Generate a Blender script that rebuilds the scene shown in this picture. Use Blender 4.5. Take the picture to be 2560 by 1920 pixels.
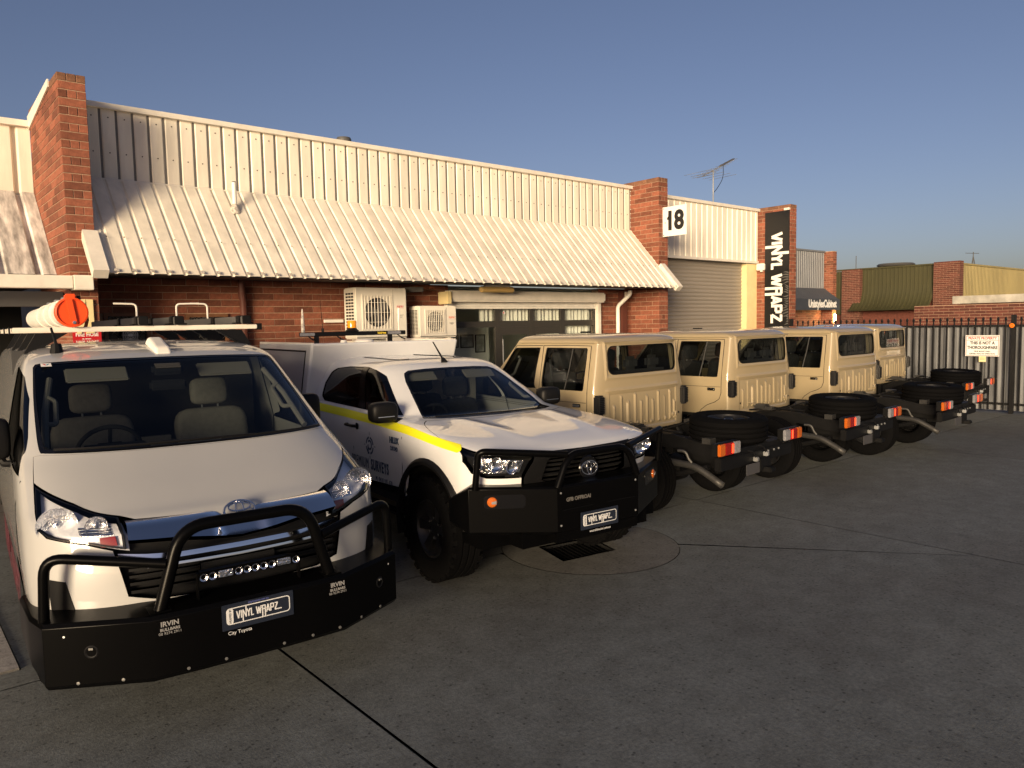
import bpy, bmesh, math, random
import numpy as np
from mathutils import Vector, Matrix, geometry
PI = math.pi; R = math.radians
random.seed(7)
scene = bpy.context.scene
COL = scene.collection
for o in list(bpy.data.objects): bpy.data.objects.remove(o)

# ------------------------------------------------------------------ camera
cd = bpy.data.cameras.new('camera'); cam = bpy.data.objects.new('camera', cd); COL.objects.link(cam)
cd.sensor_width = 36; cd.lens = 36*1882.845/2560; cd.clip_end = 2000; cd.clip_start = .05
YAW, PITCH, ROLL, EYE = .866065, .0790732, -.0196982, 2.0228
f_ = Vector((math.cos(YAW)*math.cos(PITCH), math.sin(YAW)*math.cos(PITCH), -math.sin(PITCH)))
r_ = Vector((math.sin(YAW), -math.cos(YAW), 0)); u_ = r_.cross(f_)
r2 = r_*math.cos(ROLL)+u_*math.sin(ROLL); u2 = -r_*math.sin(ROLL)+u_*math.cos(ROLL)
cam.matrix_world = Matrix(((r2.x, u2.x, -f_.x, 0), (r2.y, u2.y, -f_.y, 0), (r2.z, u2.z, -f_.z, EYE), (0, 0, 0, 1)))
scene.camera = cam

# ------------------------------------------------------------------ sky, sun, exposure
SUN_EL, SUN_AZ = R(5.5), R(213)      # where the sun stands, seen from the yard (angle from +X)
w = bpy.data.worlds.new('World'); scene.world = w; w.use_nodes = True
nt = w.node_tree; bg = nt.nodes['Background']
sky = nt.nodes.new('ShaderNodeTexSky'); sky.sky_type = 'NISHITA'; sky.sun_disc = False
sky.sun_elevation = SUN_EL; sky.sun_rotation = PI/2-SUN_AZ
sky.altitude = 50; sky.air_density = .65; sky.dust_density = 2.0; sky.ozone_density = 1.2
wb = nt.nodes.new('ShaderNodeMix'); wb.data_type = 'RGBA'; wb.blend_type = 'MULTIPLY'; wb.inputs['Factor'].default_value = 1
wb.inputs['B'].default_value = (1.03, .86, .94, 1)      # the phone's white balance, the same all over the sky
nt.links.new(sky.outputs[0], wb.inputs['A']); nt.links.new(wb.outputs['Result'], bg.inputs[0]); bg.inputs[1].default_value = .10
sl = bpy.data.lights.new('sun', 'SUN'); so = bpy.data.objects.new('sun', sl); COL.objects.link(so)
sl.energy = 5.0; sl.angle = R(20); sl.color = (1, .80, .53)
sd = Vector((math.cos(SUN_AZ)*math.cos(SUN_EL), math.sin(SUN_AZ)*math.cos(SUN_EL), math.sin(SUN_EL)))
so.rotation_euler = sd.to_track_quat('Z', 'Y').to_euler(); so.location = (-20, -8, 6)
vs = scene.view_settings; vs.view_transform = 'Standard'; vs.look = 'None'; vs.gamma = 1; vs.use_curve_mapping = False
vs.exposure = 0.53
# ------------------------------------------------------------------ helpers
MATS = {}
def mat(name, col, rough=.5, metal=0, coat=0, spec=.5, var=.0, scale=8, bump=0, bscale=60, trans=0, ior=1.45, emit=None, estr=0, col2=None, rvar=0, stretch=None, island=0, coatr=.03):
    if name in MATS: return MATS[name]
    m = bpy.data.materials.new(name); m.use_nodes = True; n = m.node_tree; b = n.nodes['Principled BSDF']; L = n.links.new
    I = b.inputs
    I['Base Color'].default_value = (*col, 1); I['Roughness'].default_value = rough; I['Metallic'].default_value = metal
    I['Coat Weight'].default_value = coat; I['Coat Roughness'].default_value = coatr; I['Specular IOR Level'].default_value = spec
    I['Transmission Weight'].default_value = trans; I['IOR'].default_value = ior
    if emit: I['Emission Color'].default_value = (*emit, 1); I['Emission Strength'].default_value = estr
    if var or bump or rvar or col2 or island:
        tc = n.nodes.new('ShaderNodeTexCoord'); mp = n.nodes.new('ShaderNodeMapping'); L(tc.outputs['Object'], mp.inputs[0])
        if stretch: mp.inputs['Scale'].default_value = stretch
    if var or col2 or rvar:
        nz = n.nodes.new('ShaderNodeTexNoise'); nz.inputs['Scale'].default_value = scale; nz.inputs['Detail'].default_value = 6; nz.inputs['Roughness'].default_value = .6
        L(mp.outputs[0], nz.inputs[0])
    if var or col2:
        rp = n.nodes.new('ShaderNodeValToRGB'); rp.color_ramp.elements[0].position = .35; rp.color_ramp.elements[1].position = .68
        c2 = col2 or col
        rp.color_ramp.elements[0].color = (*[max(0, c*(1-var)) for c in col], 1); rp.color_ramp.elements[1].color = (*[c*(1+var*.6) for c in c2], 1)
        L(nz.outputs[0], rp.inputs[0]); last = rp.outputs[0]
        if island:
            g = n.nodes.new('ShaderNodeNewGeometry'); oi = n.nodes.new('ShaderNodeObjectInfo'); ad = n.nodes.new('ShaderNodeMath'); ad.operation = 'ADD'
            fr = n.nodes.new('ShaderNodeMath'); fr.operation = 'FRACT'
            L(g.outputs['Random Per Island'], ad.inputs[0]); L(oi.outputs['Random'], ad.inputs[1]); L(ad.outputs[0], fr.inputs[0])
            mr = n.nodes.new('ShaderNodeMapRange'); mr.inputs['To Min'].default_value = 1-island; mr.inputs['To Max'].default_value = 1+island*.55; L(fr.outputs[0], mr.inputs[0])
            mx = n.nodes.new('ShaderNodeMix'); mx.data_type = 'RGBA'; mx.blend_type = 'MULTIPLY'; mx.inputs['Factor'].default_value = 1
            L(last, mx.inputs['A']); L(mr.outputs[0], mx.inputs['B']); last = mx.outputs['Result']
        L(last, I['Base Color'])
    if rvar:
        mr = n.nodes.new('ShaderNodeMapRange'); mr.inputs['To Min'].default_value = max(0, rough-rvar); mr.inputs['To Max'].default_value = min(1, rough+rvar)
        L(nz.outputs[0], mr.inputs[0]); L(mr.outputs[0], I['Roughness'])
    if bump:
        n2 = n.nodes.new('ShaderNodeTexNoise'); n2.inputs['Scale'].default_value = bscale; n2.inputs['Detail'].default_value = 5; L(mp.outputs[0], n2.inputs[0])
        bp = n.nodes.new('ShaderNodeBump'); bp.inputs['Strength'].default_value = bump; bp.inputs['Distance'].default_value = .01
        L(n2.outputs[0], bp.inputs['Height']); L(bp.outputs[0], I['Normal'])
    MATS[name] = m; return m

def link(o, parent=None):
    COL.objects.link(o)
    if parent is not None: o.parent = parent
    return o
def tag(o, label=None, cat=None, group=None, kind=None):
    if label: o['label'] = label
    if cat: o['category'] = cat
    if group: o['group'] = group
    if kind: o['kind'] = kind
    return o
def thing(name, label, cat, loc=(0, 0, 0), rz=0, group=None):
    o = bpy.data.objects.new(name, None); o.empty_display_size = .2; link(o)
    o.location = loc; o.rotation_euler = (0, 0, rz)
    return tag(o, label, cat, group)
def mesh(name, V, F, m, parent=None, smooth=0, normals=None, label=None):
    me = bpy.data.meshes.new(name); me.from_pydata([tuple(map(float, v)) for v in V], [], [tuple(map(int, f)) for f in F])
    ms = m if isinstance(m, (list, tuple)) else [m]
    for q in ms: me.materials.append(q)
    me.update()
    if normals is not None:
        me.polygons.foreach_set('use_smooth', [True]*len(me.polygons)); me.normals_split_custom_set_from_vertices([tuple(map(float, q)) for q in normals])
    elif smooth:
        me.polygons.foreach_set('use_smooth', [True]*len(me.polygons)); me.set_sharp_from_angle(angle=R(smooth))
    o = bpy.data.objects.new(name, me); link(o, parent)
    if label: o['label'] = label
    return o
def inst(name, me, parent, loc=(0, 0, 0), rot=(0, 0, 0), scale=(1, 1, 1)):
    o = bpy.data.objects.new(name, me); link(o, parent); o.location = loc; o.rotation_euler = rot; o.scale = scale; return o
def kids(o): return [c for c in bpy.data.objects if c.parent == o]
def copy_tree(o, parent=None, children=None):
    if children is None:
        children = {}
        for c in bpy.data.objects:
            if c.parent: children.setdefault(c.parent.name, []).append(c)
    c = o.copy(); COL.objects.link(c); c.parent = parent
    for ch in children.get(o.name, []): copy_tree(ch, c, children)
    return c
def fillet(path, rad, seg=5, closed=False):
    P = [Vector(p) for p in path]; n = len(P); out = []
    for i in range(n):
        if not closed and i in (0, n-1): out.append(P[i]); continue
        a, b, c = P[i-1], P[i], P[(i+1) % n]
        d1, d2 = (a-b), (c-b); l = min(rad, d1.length*.49, d2.length*.49)
        p0, p1 = b+d1.normalized()*l, b+d2.normalized()*l
        for k in range(seg+1):
            t = k/seg; out.append(p0*(1-t)**2+b*2*t*(1-t)+p1*t*t)
    return out
class MB:
    def __init__(s): s.v = []; s.f = []; s.mi = []; s.m = 0
    def add(s, V, F):
        o = len(s.v); s.v += [tuple(p) for p in V]; s.f += [tuple(i+o for i in f) for f in F]; s.mi += [s.m]*len(F); return s
    def box(s, a, b, M=None):
        (x0, y0, z0), (x1, y1, z1) = a, b
        V = [(x0, y0, z0), (x1, y0, z0), (x1, y1, z0), (x0, y1, z0), (x0, y0, z1), (x1, y0, z1), (x1, y1, z1), (x0, y1, z1)]
        if M is not None: V = [tuple(M @ Vector(p)) for p in V]
        return s.add(V, [(3, 2, 1, 0), (4, 5, 6, 7), (0, 1, 5, 4), (1, 2, 6, 5), (2, 3, 7, 6), (3, 0, 4, 7)])
    def cbox(s, c, d, rz=0, M=None):
        T = Matrix.Translation(c) @ Matrix.Rotation(rz, 4, 'Z')
        if M is not None: T = Matrix.Translation(c) @ M
        h = [q/2 for q in d]; return s.box([-q for q in h], h, T)
    def rbox(s, a, b, r=.01, M=None):
        """box with chamfered edges"""
        bm = bmesh.new(); bmesh.ops.create_cube(bm, size=1)
        d = [b[i]-a[i] for i in range(3)]; c = [(a[i]+b[i])/2 for i in range(3)]
        for v in bm.verts: v.co = Vector([v.co[i]*d[i]+c[i] for i in range(3)])
        bmesh.ops.bevel(bm, geom=bm.edges[:], offset=min(r, min(abs(q) for q in d)*.45), segments=2, affect='EDGES')
        if M is not None: bmesh.ops.transform(bm, matrix=M, verts=bm.verts)
        bm.verts.index_update(); V = [v.co.copy() for v in bm.verts]; F = [[v.index for v in f.verts] for f in bm.faces]; bm.free()
        return s.add(V, F)
    def tube(s, path, r, n=10, cap=True, closed=False):
        P = [Vector(p) for p in path]; k = len(P); V = []; F = []
        rr = r if isinstance(r, (list, tuple)) else [r]*k
        up = None
        for i in range(k):
            if closed: t = P[(i+1) % k]-P[i-1]
            else: t = (P[min(i+1, k-1)]-P[max(i-1, 0)])
            t.normalize()
            if up is None:
                up = Vector((0, 0, 1)) if abs(t.z) < .9 else Vector((1, 0, 0))
            a = t.cross(up); a.normalize(); b = a.cross(t); up = b
            for j in range(n):
                th = 2*PI*j/n; V.append(P[i]+(a*math.cos(th)+b*math.sin(th))*rr[i])
        for i in range(k if closed else k-1):
            i2 = (i+1) % k
            for j in range(n):
                j2 = (j+1) % n; F.append((i*n+j, i*n+j2, i2*n+j2, i2*n+j))
        if cap and not closed: F += [tuple(range(n-1, -1, -1)), tuple((k-1)*n+j for j in range(n))]
        # faces orientation
        F = [tuple(reversed(f)) for f in F]
        return s.add(V, F)
    def lathe(s, prof, n=32, M=None, closed=False):
        """prof: (r, h) around local Z"""
        V = []; F = []; k = len(prof)
        for j in range(n):
            c, q = math.cos(2*PI*j/n), math.sin(2*PI*j/n)
            V += [(r*c, r*q, h) for r, h in prof]
        for j in range(n):
            j2 = (j+1) % n
            for i in range(k if closed else k-1):
                i2 = (i+1) % k; F.append((j*k+i, j2*k+i, j2*k+i2, j*k+i2))
        if M is not None: V = [M @ Vector(p) for p in V]
        return s.add(V, F)
    def prism(s, poly, h0, h1, M=None):
        """poly in local XY extruded along local Z"""
        n = len(poly); V = [(p[0], p[1], h0) for p in poly]+[(p[0], p[1], h1) for p in poly]
        tri = geometry.tessellate_polygon([[Vector((p[0], p[1], 0)) for p in poly]])
        ar = sum(poly[i][0]*poly[(i+1) % n][1]-poly[(i+1) % n][0]*poly[i][1] for i in range(n))
        F = []
        for t in tri:
            a, b, c = t; cr = (poly[b][0]-poly[a][0])*(poly[c][1]-poly[a][1])-(poly[b][1]-poly[a][1])*(poly[c][0]-poly[a][0])
            if cr < 0: a, c = c, a
            F += [(c, b, a), (a+n, b+n, c+n)]
        for i in range(n):
            j = (i+1) % n
            F.append((i, j, j+n, i+n) if ar > 0 else (j, i, i+n, j+n))
        if M is not None: V = [M @ Vector(p) for p in V]
        return s.add(V, F)
    def blob(s, c, rad, e=.5, M=None, n=10):
        def p(w, k): return math.copysign(abs(w)**k, w)
        V = []; F = []; m2 = 2*n
        for i in range(n+1):
            a = -PI/2+PI*i/n
            for j in range(m2):
                t = 2*PI*j/m2; q = Vector((rad[0]*p(math.cos(a), e)*p(math.cos(t), e)+c[0], rad[1]*p(math.cos(a), e)*p(math.sin(t), e)+c[1], rad[2]*p(math.sin(a), e)+c[2]))
                V.append(M @ q if M is not None else q)
        for i in range(n):
            for j in range(m2): F.append((i*m2+j, i*m2+(j+1) % m2, (i+1)*m2+(j+1) % m2, (i+1)*m2+j))
        return s.add(V, F)
    def build(s, name, m, parent=None, smooth=30, label=None):
        o = mesh(name, s.v, s.f, m, parent, smooth=smooth, label=label)
        if isinstance(m, (list, tuple)): o.data.polygons.foreach_set('material_index', s.mi)
        return o
def frame3(o, x, y):
    """matrix: local x,y axes given, z = x cross y"""
    x = Vector(x).normalized(); y = Vector(y); y = (y-x*y.dot(x)).normalized(); z = x.cross(y)
    return Matrix(((x.x, y.x, z.x, o[0]), (x.y, y.y, z.y, o[1]), (x.z, y.z, z.z, o[2]), (0, 0, 0, 1)))
def rrect(x0, y0, x1, y1, r, seg=5):
    out = []
    for cx, cy, a in ((x1-r, y1-r, 0), (x0+r, y1-r, 90), (x0+r, y0+r, 180), (x1-r, y0+r, 270)):
        for k in range(seg+1):
            t = R(a+90*k/seg); out.append((cx+r*math.cos(t), cy+r*math.sin(t)))
    return out
def text(name, s, size, M, m, parent, bold=0, sx=1, depth=.001, align='CENTER', space=1, label=None):
    """lettering as a thin mesh; M places local x (reading), y (up), z (outwards)"""
    cu = bpy.data.curves.new(name, 'FONT'); cu.body = s; cu.size = size; cu.align_x = align; cu.align_y = 'CENTER'
    cu.extrude = depth; cu.offset = bold; cu.space_character = space; cu.resolution_u = 3
    t = bpy.data.objects.new('tmp', cu); COL.objects.link(t); dg = bpy.context.evaluated_depsgraph_get(); dg.update()
    me = bpy.data.meshes.new_from_object(t.evaluated_get(dg)); bpy.data.objects.remove(t); bpy.data.curves.remove(cu)
    me.transform(M @ Matrix.Diagonal((sx, 1, 1, 1))); me.materials.clear(); me.materials.append(m); me.name = name
    o = bpy.data.objects.new(name, me); link(o, parent)
    if label: o['label'] = label
    return o
def strokes(name, segs, t, M, m, parent, h=.0015):
    """letters from straight strokes ((x0,y0),(x1,y1)[,thickness]) in local xy"""
    b = MB()
    for k, sg in enumerate(segs):
        p, q = Vector(sg[0]), Vector(sg[1]); tt = (sg[2] if len(sg) > 2 else t)/2
        d = (q-p).normalized(); nrm = Vector((-d.y, d.x))*tt
        b.prism([p-nrm, q-nrm, q+nrm, p+nrm], 0, h+k*.00004, M)
    return b.build(name, m, parent, 0)
def logo_wordmark(ext_top, ext_bot, ext_right):
    """the sign writer's wordmark: condensed capitals, cap height 1; long strokes on N, R and Z"""
    S = []; x = 0; w = .40
    def L(*pts):
        for a, b in zip(pts, pts[1:]): S.append(((a[0]+x, a[1]), (b[0]+x, b[1])))
    L((0, 1), (w/2, 0)); L((w/2, 0), (w, 1)); x += w+.17                       # V
    L((0, 0), (0, 1)); x += .21                                                  # I
    L((0, ext_bot), (0, 1)); L((0, 1), (w, 0)); L((w, 0), (w, ext_top)); x += w+.12   # N
    L((0, 1), (w/2, .5)); L((w, 1), (w/2, .5)); L((w/2, .5), (w/2, 0)); x += w+.14    # Y
    L((0, 1), (0, 0)); L((-.06, .06), (.3, .06)); x += .3+.34                  # L
    L((0, 1), (.16, 0)); L((.16, 0), (.31, .9)); L((.31, .9), (.46, 0)); L((.46, 0), (.62, 1)); x += .62+.17   # W
    L((0, 1), (0, ext_bot)); L((-.06, .94), (w-.06, .94)); L((w-.04, .98), (w-.04, .5)); L((-.06, .5), (w-.06, .5)); L((w-.05, .5), (w-.05, ext_bot)); x += w+.12   # R
    L((0, 0), (w/2, 1)); L((w/2, 1), (w, 0)); L((.08, .27), (w-.08, .27)); x += w+.15     # A
    L((0, 1), (0, 0)); L((-.06, .94), (w-.06, .94)); L((w-.04, .98), (w-.04, .42)); L((-.06, .45), (w-.06, .45)); x += w+.12  # P
    L((0, .94), (w, .94)); L((w-.02, .94), (.02, .06)); L((0, .06), (w+ext_right, .06)); x += w
    return S, x

# ---- smooth surfaces through a grid of points; panels are outlines cut from them
def tang(P):
    d = np.diff(P, axis=0); T = np.zeros_like(P); T[0] = d[0]; T[-1] = d[-1]
    a, b = d[:-1], d[1:]; ok = a*b > 0
    with np.errstate(all='ignore'): T[1:-1] = np.where(ok, 2*a*b/np.where(ok, a+b, 1), 0)
    return T
class Surf:
    def __init__(s, P):
        s.P = np.array(P, float); s.m, s.n = s.P.shape[:2]
        s.Tu = tang(s.P); s.Tv = np.swapaxes(tang(np.swapaxes(s.P, 0, 1)), 0, 1); s.Tuv = tang(s.Tv)
    def __call__(s, uv):
        uv = np.asarray(uv, float).reshape(-1, 2)
        u = np.clip(uv[:, 0], 0, s.m-1); v = np.clip(uv[:, 1], 0, s.n-1)
        i = np.minimum(u.astype(int), s.m-2); j = np.minimum(v.astype(int), s.n-2); a = u-i; b = v-j
        def H(t): return (2*t**3-3*t**2+1, t**3-2*t**2+t, -2*t**3+3*t**2, t**3-t**2)
        h0, g0, h1, g1 = [q[:, None] for q in H(a)]; k0, l0, k1, l1 = [q[:, None] for q in H(b)]
        def row(A, B): return h0*A[i, j]+h1*A[i+1, j]+g0*B[i, j]+g1*B[i+1, j]
        def row1(A, B): return h0*A[i, j+1]+h1*A[i+1, j+1]+g0*B[i, j+1]+g1*B[i+1, j+1]
        return k0*row(s.P, s.Tu)+k1*row1(s.P, s.Tu)+l0*row(s.Tv, s.Tuv)+l1*row1(s.Tv, s.Tuv)
    def nrm(s, uv, e=.004):
        uv = np.asarray(uv, float).reshape(-1, 2)
        lo = np.array([0, 0]); hi = np.array([s.m-1, s.n-1])
        a = np.clip(uv+[e, 0], lo, hi); b = np.clip(uv-[e, 0], lo, hi); c = np.clip(uv+[0, e], lo, hi); d = np.clip(uv-[0, e], lo, hi)
        N = np.cross(s(c)-s(d), s(a)-s(b)); l = np.linalg.norm(N, axis=1, keepdims=True); return N/np.maximum(l, 1e-12)
    def find(s, pts, ax, vr=None, ur=None, k=160, face=None):
        """uv of the surface points whose two coordinates ax match pts"""
        u0, u1 = ur or (0, s.m-1); v0, v1 = vr or (0, s.n-1)
        U, Vv = np.meshgrid(np.linspace(u0, u1, k), np.linspace(v0, v1, k), indexing='ij'); G = np.stack([U.ravel(), Vv.ravel()], 1)
        Q = s(G)[:, list(ax)]; out = []
        for p in np.asarray(pts, float):
            g = G[((Q-p)**2).sum(1).argmin()].copy()
            for _ in range(6):
                e = s(g)[0, list(ax)]-p; h = 1e-3
                J = np.stack([(s(g+[h, 0])-s(g-[h, 0]))[0, list(ax)]/(2*h), (s(g+[0, h])-s(g-[0, h]))[0, list(ax)]/(2*h)], 1)
                if abs(np.linalg.det(J)) < 1e-9: break
                st = np.linalg.solve(J, e); g = g-np.clip(st, -.5, .5)
                g = np.array([min(max(g[0], u0), u1), min(max(g[1], v0), v1)])
            out.append(g)
        return np.array(out)
def inside(P, poly):
    x, y = P[:, 0], P[:, 1]; r = np.zeros(len(P), bool); j = len(poly)-1
    for i in range(len(poly)):
        xi, yi = poly[i]; xj, yj = poly[j]
        c = ((yi > y) != (yj > y)); 
        with np.errstate(all='ignore'): r ^= c & (x < (xj-xi)*(y-yi)/(yj-yi+1e-15)+xi)
        j = i
    return r
def dense(poly, su, sv):
    out = []; n = len(poly)
    for i in range(n):
        a, b = np.array(poly[i], float), np.array(poly[(i+1) % n], float)
        k = max(1, int(math.ceil(math.hypot((b[0]-a[0])/su, (b[1]-a[1])/sv))))
        out += [a+(b-a)*t/k for t in range(k)]
    return np.array(out)
def panel(name, S, poly, m, parent, holes=(), su=.25, sv=.25, off=0, rim=.012, disp=None, label=None, rimholes=True):
    loops = [dense(p, su, sv) for p in [poly]+list(holes)]
    sc = np.array([1/su, 1/sv]); L2 = [l*sc for l in loops]
    lo, hi = L2[0].min(0), L2[0].max(0)
    gx, gy = np.meshgrid(np.arange(lo[0]+.5, hi[0], 1), np.arange(lo[1]+.5, hi[1], 1), indexing='ij'); G = np.stack([gx.ravel(), gy.ravel()], 1)
    k = inside(G, L2[0])
    for h in L2[1:]: k &= ~inside(G, h)
    G = G[k]
    for l in L2:
        if len(G):
            d = np.min(((G[:, None, :]-l[None])**2).sum(2), 1); G = G[d > .25]
    pts = [tuple(p) for l in L2 for p in l]; edges = []; o = 0
    for l in L2: edges += [(o+i, o+(i+1) % len(l)) for i in range(len(l))]; o += len(l)
    r = geometry.delaunay_2d_cdt([Vector(p) for p in pts]+[Vector(p) for p in G], edges, [], 0, 1e-6)
    V2 = np.array([tuple(p) for p in r[0]]); F = np.array([list(f) for f in r[2]])
    C = V2[F].mean(1); k = inside(C, L2[0])
    for h in L2[1:]: k &= ~inside(C, h)
    F = F[k]; uv = V2/sc
    P0 = S(uv); N0 = S.nrm(uv)
    def pos(q):
        p = S(q); n = S.nrm(q); dd = off if disp is None else off+disp(p)
        return p+n*(dd if np.isscalar(dd) else dd[:, None])
    P = pos(uv)
    if disp is None: N = N0
    else:
        e = .01; a = pos(uv+[e, 0]); b = pos(uv-[e, 0]); c = pos(uv+[0, e]); d = pos(uv-[0, e])
        N = np.cross(c-d, a-b); N /= np.maximum(np.linalg.norm(N, axis=1, keepdims=True), 1e-12)
    # orientation
    t = P[F]; fn = np.cross(t[:, 1]-t[:, 0], t[:, 2]-t[:, 0]); flip = (fn*N[F[:, 0]]).sum(1) < 0
    F[flip] = F[flip][:, ::-1]
    V = list(P); NN = list(N); FF = [tuple(f) for f in F]
    if rim:
        orig = r[3]; new = {}
        for ni, ol in enumerate(orig):
            for q in ol: new[q] = ni
        o = 0
        for li, l in enumerate(L2):
            idx = [new.get(o+i) for i in range(len(l))]; o += len(l)
            if li and not rimholes: continue
            idx = [i for i in idx if i is not None]; n = len(idx); base = len(V)
            for q in range(n):
                a, b = P[idx[q-1]], P[idx[(q+1) % n]]; tn = np.cross(b-a, N[idx[q]]); tn /= max(np.linalg.norm(tn), 1e-9)
                ar = np.array(L2[li]); area = (ar[:, 0]*np.roll(ar[:, 1], -1)-np.roll(ar[:, 0], -1)*ar[:, 1]).sum()
                V += [P[idx[q]], P[idx[q]]-N[idx[q]]*rim]; NN += [tn, tn]
            for q in range(n):
                a, b = base+2*q, base+2*((q+1) % n)
                fc = [(a, b, b+1), (a, b+1, a+1)]
                FF += fc
    return mesh(name, V, FF, m, parent, normals=NN, label=label)
# ------------------------------------------------------------------ materials
M_conc = None
def concrete(name, base, dark):
    m = bpy.data.materials.new(name); m.use_nodes = True; n = m.node_tree; b = n.nodes['Principled BSDF']; L = n.links.new
    tc = n.nodes.new('ShaderNodeTexCoord'); oi = n.nodes.new('ShaderNodeObjectInfo')
    def noise(sc, det=6, rough=.6, src=None):
        z = n.nodes.new('ShaderNodeTexNoise'); z.inputs['Scale'].default_value = sc; z.inputs['Detail'].default_value = det; z.inputs['Roughness'].default_value = rough
        L(tc.outputs['Object'], z.inputs[0]); return z.outputs[0]
    def ramp(x, p0, c0, p1, c1):
        r = n.nodes.new('ShaderNodeValToRGB'); e = r.color_ramp.elements; e[0].position = p0; e[0].color = (*c0, 1); e[1].position = p1; e[1].color = (*c1, 1); L(x, r.inputs[0]); return r.outputs[0]
    def mul(a, b_, f=1):
        x = n.nodes.new('ShaderNodeMix'); x.data_type = 'RGBA'; x.blend_type = 'MULTIPLY'; x.inputs['Factor'].default_value = f; L(a, x.inputs['A']); L(b_, x.inputs['B']); return x.outputs['Result']
    c = ramp(noise(.7, 8, .65), .3, [q*.86 for q in base], .7, [q*1.09 for q in base])            # broad wear
    c = mul(c, ramp(noise(5, 8, .7), .36, (.80, .78, .76), .62, (1.06, 1.05, 1.04)))               # blotches
    c = mul(c, ramp(noise(38, 6, .8), .38, (.70, .70, .70), .62, (1.17, 1.17, 1.17)))               # grain
    c = mul(c, ramp(noise(.32, 5, .6), .28, dark, .52, (1, 1, 1)))                                  # oil and tyre stains
    v = n.nodes.new('ShaderNodeTexVoronoi'); v.inputs['Scale'].default_value = 21; L(tc.outputs['Object'], v.inputs[0])
    pit = ramp(v.outputs['Distance'], .09, (.25, .25, .25), .22, (1, 1, 1))
    msk = ramp(noise(5, 4), .52, (0, 0, 0), .58, (1, 1, 1))
    x = n.nodes.new('ShaderNodeMix'); x.data_type = 'RGBA'; x.blend_type = 'LIGHTEN'; x.inputs['Factor'].default_value = 1; L(pit, x.inputs['A']); L(msk, x.inputs['B'])
    c = mul(c, x.outputs['Result'], .8)
    mr = n.nodes.new('ShaderNodeMapRange'); mr.inputs['To Min'].default_value = .9; mr.inputs['To Max'].default_value = 1.1; L(oi.outputs['Random'], mr.inputs[0])
    c = mul(c, mr.outputs[0]); L(c, b.inputs['Base Color']); b.inputs['Roughness'].default_value = .82
    bp = n.nodes.new('ShaderNodeBump'); bp.inputs['Strength'].default_value = .35; bp.inputs['Distance'].default_value = .006
    ad = n.nodes.new('ShaderNodeMath'); ad.operation = 'ADD'; L(noise(90, 4), ad.inputs[0]); L(noise(7, 5), ad.inputs[1]); L(ad.outputs[0], bp.inputs['Height']); L(bp.outputs[0], b.inputs['Normal'])
    return m
m_conc = concrete('concrete_paving', (.168, .184, .180), (.72, .67, .66))
m_conc2 = concrete('pale_concrete', (.36, .35, .34), (.8, .8, .8))
m_conc3 = concrete('patch_concrete', (.150, .150, .142), (.75, .74, .73))
m_under = mat('joint_filler', (.035, .033, .03), .95)
m_brick = mat('red_brick', (.25, .084, .048), .85, var=.25, scale=22, bump=.35, bscale=90, island=.42)
m_brickfar = mat('dark_red_brick', (.125, .040, .028), .88, var=.25, scale=8, bump=.3, bscale=60, island=.3)
m_brickcap = mat('brown_brick', (.20, .095, .055), .88, var=.3, scale=14, bump=.4, bscale=70, island=.25)
m_mortar = mat('mortar', (.38, .25, .17), .95, var=.2, scale=20, bump=.3)
m_clad = mat('white_cladding', (.84, .775, .655), .42, var=.15, scale=1.4, stretch=(3, 3, .6), bump=.03, bscale=3, spec=.4, island=.06)
m_clad2 = mat('stained_cladding', (.60, .57, .53), .55, var=.55, scale=2.2, col2=(.68, .65, .6), stretch=(5, 1, 1), spec=.3)
m_trim = mat('white_trim', (.76, .71, .62), .45, var=.1, scale=5)
m_dirt = mat('rusty_rib_end', (.55, .50, .44), .8, var=.6, scale=35)
m_soffit = mat('soffit_sheet', (.16, .15, .14), .7, var=.2, scale=4)
m_roll = mat('roller_slat', (.27, .24, .205), .45, var=.1, scale=3, stretch=(.3, 1, 6))
m_cream = mat('cream_paint', (.78, .64, .34), .6, var=.08, scale=4)
m_black = mat('black_print', (.008, .008, .009), .45)
m_white = mat('white_print', (.78, .77, .74), .5)
m_red = mat('red_print', (.48, .015, .02), .45)
m_alu = mat('dark_aluminium', (.06, .055, .048), .4, .3)
m_glass = mat('glass', (.9, .92, .91), .02, trans=1, ior=1.45)
m_pvc = mat('white_pvc', (.80, .77, .70), .4, var=.06, scale=6)
m_brownp = mat('brown_pipe_paint', (.10, .032, .022), .55)
m_timber = mat('brown_timber', (.17, .075, .035), .6, var=.3, scale=6, stretch=(1, 1, 8))
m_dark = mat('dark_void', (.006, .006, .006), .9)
m_acw = mat('appliance_white', (.76, .72, .63), .45, var=.06, scale=4)
m_grey = mat('grey_plastic', (.09, .088, .085), .5)
m_fan = mat('fan_black', (.018, .017, .016), .5)
m_sheet = mat('weathered_zinc', (.15, .155, .165), .6, .2, var=.35, scale=3, rvar=.1, stretch=(1, 2.5, .35))
m_steel = mat('galvanised_steel', (.34, .35, .36), .48, .55, var=.3, scale=5, rvar=.12, stretch=(1, 1, .35))
m_fence = mat('black_powdercoat', (.008, .008, .0085), .4, spec=.4)
m_gclad = mat('blue_grey_cladding', (.17, .18, .195), .5, var=.12, scale=1)
m_awn = mat('charcoal_awning', (.055, .062, .075), .55, var=.1, scale=2)
m_olive_shade = mat('olive_cladding_shaded', (.055, .052, .022), .5, var=.15, scale=.8, stretch=(1, 1, .4))  # shade on the warehouse's left face is put into this darker colour
m_olive_lit = mat('olive_cladding_lit', (.32, .26, .11), .5, var=.15, scale=.8, stretch=(1, 1, .4))  # sunlight on the warehouse's right face is put into this lighter colour
m_wallp = mat('office_wall', (.62, .64, .58), .8)
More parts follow.
